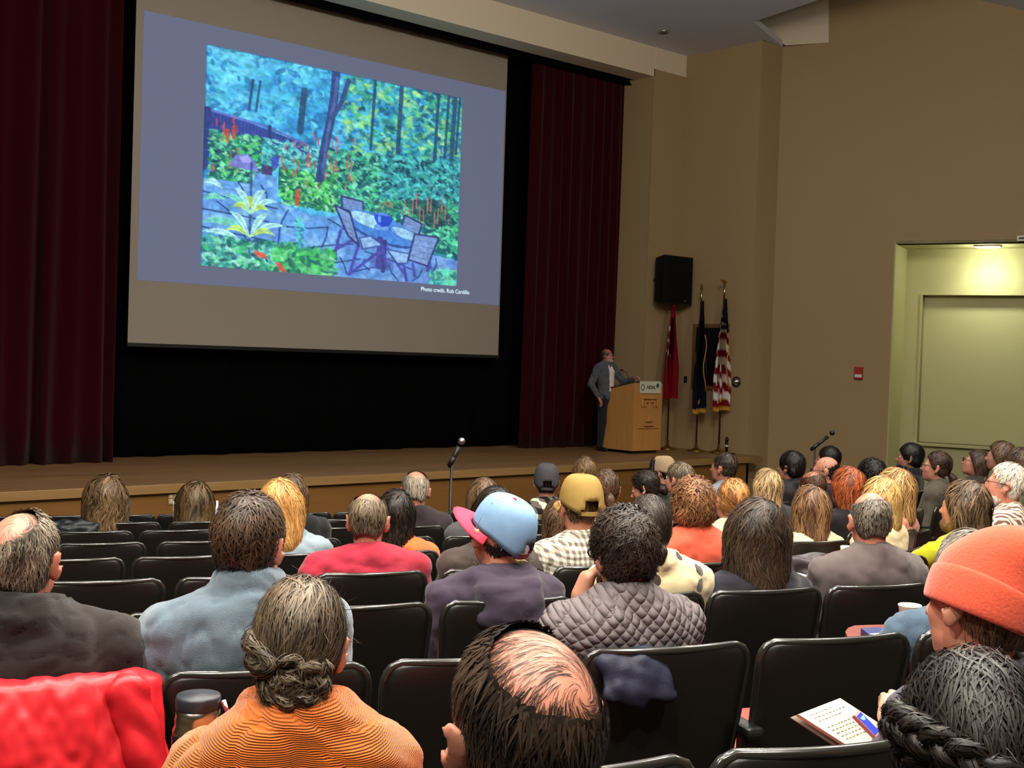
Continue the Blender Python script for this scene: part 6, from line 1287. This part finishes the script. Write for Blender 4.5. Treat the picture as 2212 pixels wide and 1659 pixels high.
# vacuum flask on the arm of the seat beside the orange sweater
def flask():
    P = CAMP+ray(430, 1468)*2.05; X, d = XD(P); fz = float(floor_z(X, d)); zt = P[2]
    t = empty('vacuum_flask', (P[0], P[1], zt-.32)); tag(t, 'dark steel vacuum flask with black lid beside the orange sweater', 'flask'); h = .32; R = .042
    M_b = mat('flask_dark_paint', (30, 28, 38), .22, .5, .4)
    lathe('body', [(0, 0), (R, 0), (R, .12), (R*1.03, .122), (R*1.03, .15), (R, .152), (R, .226), (R*.96, .232), (0, .232)], M_b, t, seg=40)
    lathe('neck', [(R*.97, .231), (R*.97, .238), (R*.88, .246), (R*.9, .256), (R*.86, .262), (R*.86, .275), (0, .275)], mat('flask_steel', (196, 190, 176), .22, .5, 1), t, seg=40)
    lathe('lid', [(0, .27), (R*.86, .272), (R*.88, .274), (R*.88, .29), (R*.84, .295), (0, .296)], mat('flask_lid', (38, 40, 48), .45, .4), t, seg=40)
    e = RH*R*1.05; tube('strap', [e*.9+A_(0, 0, .285), e*1.2+A_(0, 0, .26), e*1.35+A_(0, 0, .22), e*1.2+A_(0, 0, .16), e*1.1+A_(0, 0, .06)], .004, mat('flask_strap', (120, 40, 48), .7, .2), t)
    tube('strap_tip', [e*.95+A_(0, 0, .287), e*1.25+A_(0, 0, .245)], .0035, M_white, t)
    # seat arm that carries it
    a = empty('seat_arm_rest', (P[0], P[1], fz)); tag(a, 'black arm rest carrying the vacuum flask', 'arm rest'); hh = zt-.32-fz
    link('pad', bevmesh('pad', boxv(-.05, .05, -.13, .13, hh-.03, hh), BF, M_dark, .01, 2), a); link('post', bevmesh('post', boxv(-.015, .015, -.03, .03, 0, hh-.03), BF, M_leg, .004), a)
    a.rotation_euler = (0, 0, math.radians(20)-YAW)
flask()
# notebook and phone held by the coral beanie woman
def quadbox(name, pts, th, m, parent, o):
    pts = [np.array(p)-o for p in pts]; n = np.cross(pts[1]-pts[0], pts[3]-pts[0]); n /= np.linalg.norm(n)
    if n[2] < 0: n = -n
    v = [p-n*th for p in pts]+pts
    return link(name, bevmesh(name, v, BF, m, .0), parent), n
NZ = 2.31-.93
def nbp(x, y, z): return onz(x, y, z)
A4 = [nbp(1725, 1543, 1.54), nbp(1815, 1508, 1.56), nbp(1925, 1588, 1.49), nbp(1842, 1618, 1.46)]
# flatten to one plane through three corners
a0, a1, a3 = A4[0], A4[1], A4[3]; A4[2] = a1+(a3-a0)
nb = empty('notebook', a0); tag(nb, 'open white notebook with handwriting on the seat tablet at lower right', 'notebook'); M_pap = mat('notebook_paper', (238, 232, 214), .8, .2)
pg, nn = quadbox('pages', A4, .012, M_pap, nb, a0)
quadbox('cover', [p-nn*.02+(a0-a1)*.06 for p in A4], .004, mat('notebook_cover', (150, 140, 126), .7, .2), nb, a0)
e1, e2 = (a1-a0), (a3-a0); rr = np.random.default_rng(3); M_pen = mat('ink_grey', (120, 112, 108), .8, .1)
for i in range(9):
    t = .1+i*.085
    if i == 3: continue
    pts = []; s = .12
    end = .9 if i % 2 else .72
    Vv, Ff = [], []
    x = .12
    while x < end-.05:
        l = rr.uniform(.03, .07); p0 = a0+e1*x+e2*t+nn*.0008-a0; p1 = p0+e1*l; wv_ = e2*.009
        k = len(Vv); Vv += [p0-wv_, p1-wv_*rr.uniform(.3, 1), p1+wv_, p0+wv_*rr.uniform(.3, 1)]; Ff.append((k, k+1, k+2, k+3)); x += l+.03
    obj('handwriting_line', Vv, Ff, M_pen, pg, kind='stuff')
b0 = nbp(1846, 1542, 1.56); b1 = nbp(1868, 1533, 1.565); ph = empty('phone', a0+e1*.95+e2*.45); P0_ = np.array(ph.location); tag(ph, 'phone with a blue lit screen in a pink case above the notebook', 'phone')
Q = [nbp(1846, 1545, 1.585), nbp(1856, 1534, 1.59), nbp(1914, 1565, 1.56), nbp(1892, 1592, 1.54)]; Q[2] = Q[1]+(Q[3]-Q[0])
_, n2 = quadbox('case', Q, .009, mat('phone_case_pink', (206, 150, 140), .5, .3), ph, P0_)
ctr = sum(Q)/4; quadbox('screen', [ctr+(p-ctr)*.86+n2*.001 for p in Q], .001, mat('phone_screen_blue', (50, 60, 215), .2, .5, emit=1.2), ph, P0_)
quadbox('screen_bar', [Q[0]*.8+Q[2]*.2+n2*.0022, Q[1]*.8+Q[3]*.2+n2*.0022, Q[1]*.66+Q[3]*.34+n2*.0022, Q[0]*.66+Q[2]*.34+n2*.0022], .0008, mat('phone_screen_pale', (120, 200, 240), .2, .5, emit=1.2), ph, P0_)
# tablet arm with the blue box and the paper cup
def tabletop():
    z = 1.465; c = [nbp(1826, 1364, z), nbp(1832, 1356, z), nbp(1846, 1351, z), nbp(1870, 1350, z), nbp(1950, 1348, z), nbp(2000, 1356, z), nbp(1990, 1392, z), nbp(1900, 1402, z), nbp(1850, 1392, z), nbp(1832, 1378, z)]
    o = c[0]; r = empty('tablet_table', o); tag(r, 'reddish brown writing tablet swung out beside the denim sleeve', 'table')
    prism('tablet_top', [p-o for p in c], (0, 0, -.018), M_arm, r); m_ = sum(c)/len(c)-o; tube('arm', [m_+A_(.05, -.05, -.02), m_+A_(.1, -.1, -.2), m_+A_(.12, -.12, -.55)], .014, M_leg, r)
    bx = [nbp(1859, 1356, z+.022), nbp(1901, 1354, z+.022), nbp(1935, 1368, z+.022), nbp(1882, 1374, z+.022)]; q = empty('blue_box', (bx[0][0], bx[0][1], z)); tag(q, 'dark blue flat box lying on the writing tablet', 'box'); qo = np.array(q.location)
    v = [p-qo-A_(0, 0, .022) for p in bx]+[p-qo for p in bx]; link('case', bevmesh('case', v, BF, mat('navy_box', (34, 44, 92), .45, .3), .003), q); quadbox('white_label', [qo+A_(0, 0, .0235)+(p-qo-A_(0, 0, .022))*1 for p in (bx[3]*.75+bx[2]*.25, bx[3]*.3+bx[2]*.7, bx[2]*.62+bx[1]*.2+bx[0]*.0+bx[3]*.18, bx[3]*.8+bx[0]*.2)], .001, M_white, q, qo)
    cpz = CAMP+ray(1966, 1305)*3.98; cpz[2] = z; cu = empty('paper_cup', cpz); tag(cu, 'white paper cup standing on the writing tablet by the denim sleeve', 'cup')
    v, f = lathev([(.024, 0), (.036, .088), (.038, .09), (.036, .093), (.033, .088), (.022, .006)], 24); obj('cup_wall', v, f[:-1], mat('paper_cup', (236, 228, 204), .7, .2), cu, True); v, f = lathev([(0, .055), (.03, .056), (0, .057)], 20); obj('drink', v, f, mat('coffee', (60, 36, 22), .2, .5), cu, True)
tabletop()
# laptop before the woman in front
def laptop():
    P = CAMP+ray(424, 1122)*10.0; t = empty('laptop', P-A_(0, 0, .1), math.radians(20)-YAW); tag(t, 'open laptop with a bright screen before the brown haired woman', 'laptop')
    link('keyboard_deck', bevmesh('keyboard_deck', boxv(-.18, .18, -.24, 0, 0, .016), BF, M_metal, .004), t)
    s = link('lid', bevmesh('lid', boxv(-.18, .18, -.006, .006, 0, .24), BF, M_metal, .003), t); s.rotation_euler = (-.3, 0, 0); s.location = (0, .0, .012)
    link('screen', bevmesh('screen', boxv(-.168, .168, -.009, -.0065, .012, .228), BF, mat('laptop_screen', (190, 225, 245), .3, .4, emit=2)), s)
laptop()
# pen of the lime shirt person
hw = lime['sk']['hand'][-1]; pw_ = lime['Rz']@(hw[1]+hw[0]@A_(0, .07, -.01))+lime['base']; pn = empty('pen', pw_); tag(pn, 'pale pen held upright by the person in lime', 'pen'); tube('barrel', [(0, 0, -.03), (0, 0, .1)], .005, M_white, pn); tube('tip', [(0, 0, -.045), (0, 0, -.03)], [.001, .005], M_dark, pn)
pc = empty('paper_cup', pw_-RH*.03+FH*.09+A_(0, 0, .0)); tag(pc, 'small white cup in front of the lime sleeve', 'cup'); v, f = lathev([(.026, -.05), (.036, .04), (.034, .042), (.03, .03), (.02, -.045)], 18); obj('cup_wall', v, f[:-1], MATS['paper_cup'], pc, True)
# coats on chair backs
def coat(px, row, rgb, label, seed, w_=.27, trim=None, rough=.6, drop=.34, R=1.0):
    tgt = rowpoint(row, px)[0]*math.sqrt(1+TS*TS); P = seat_world(row, tgt); r = empty('draped_coat', P, math.radians(20.05)-YAW); tag(r, label, 'coat')
    P_ = [rc((-w_*.75, 0, .84), (w_*.75, 0, .84), .05*R, .05*R, k=.04), rc((-w_*.6, -.04, .78), (-w_*.66, -.05, .86-drop), .055*R, .05*R, k=.05, flat=(A_(0, 1, 0), 1.3)), rc((w_*.6, -.04, .78), (w_*.66, -.05, .86-drop), .055*R, .05*R, k=.05, flat=(A_(0, 1, 0), 1.3)), rc((0, -.04, .8), (0, -.055, .86-drop), .07*R, .07*R, k=.06, flat=(A_(0, 1, 0), 1.6)), rc((-w_*.5, .09, .72), (w_*.5, .09, .72), .05*R, .05*R, k=.06)]
    V, Fq = nets(P_, .012); N = vnormals(V, Fq); V = V+N*((np.abs(wavy(V, seed, 50, 6, (1, 1, 1.6)))-.6)*.014+wavy(V, seed+1, 120, 5)*.002)[:, None]
    obj('coat_shell', V, Fq, mat('coat_cloth_%d' % seed, rgb, rough, .3, bump=(200, .3, .002), var=.1), r, True)
    if trim: tube('zip_trim', [(-w_*.8, -.02, .83), (-w_*.3, -.085, .8), (w_*.1, -.1, .74), (w_*.3, -.095, .66)], .007, mat('coat_trim_white', trim, .6, .2), r)
coat(1752, 'd', (58, 52, 56), 'grey black puffer coat with white piping over a chair back', 21, trim=(226, 218, 204), rough=.4)
coat(1368, 'f', (34, 36, 56), 'navy coat hanging over the chair of the quilted vest man', 22, w_=.12, drop=.1, R=.55)
coat(140, 'z', (34, 40, 44), 'dark puffer coat beside the long haired woman', 23, rough=.4)
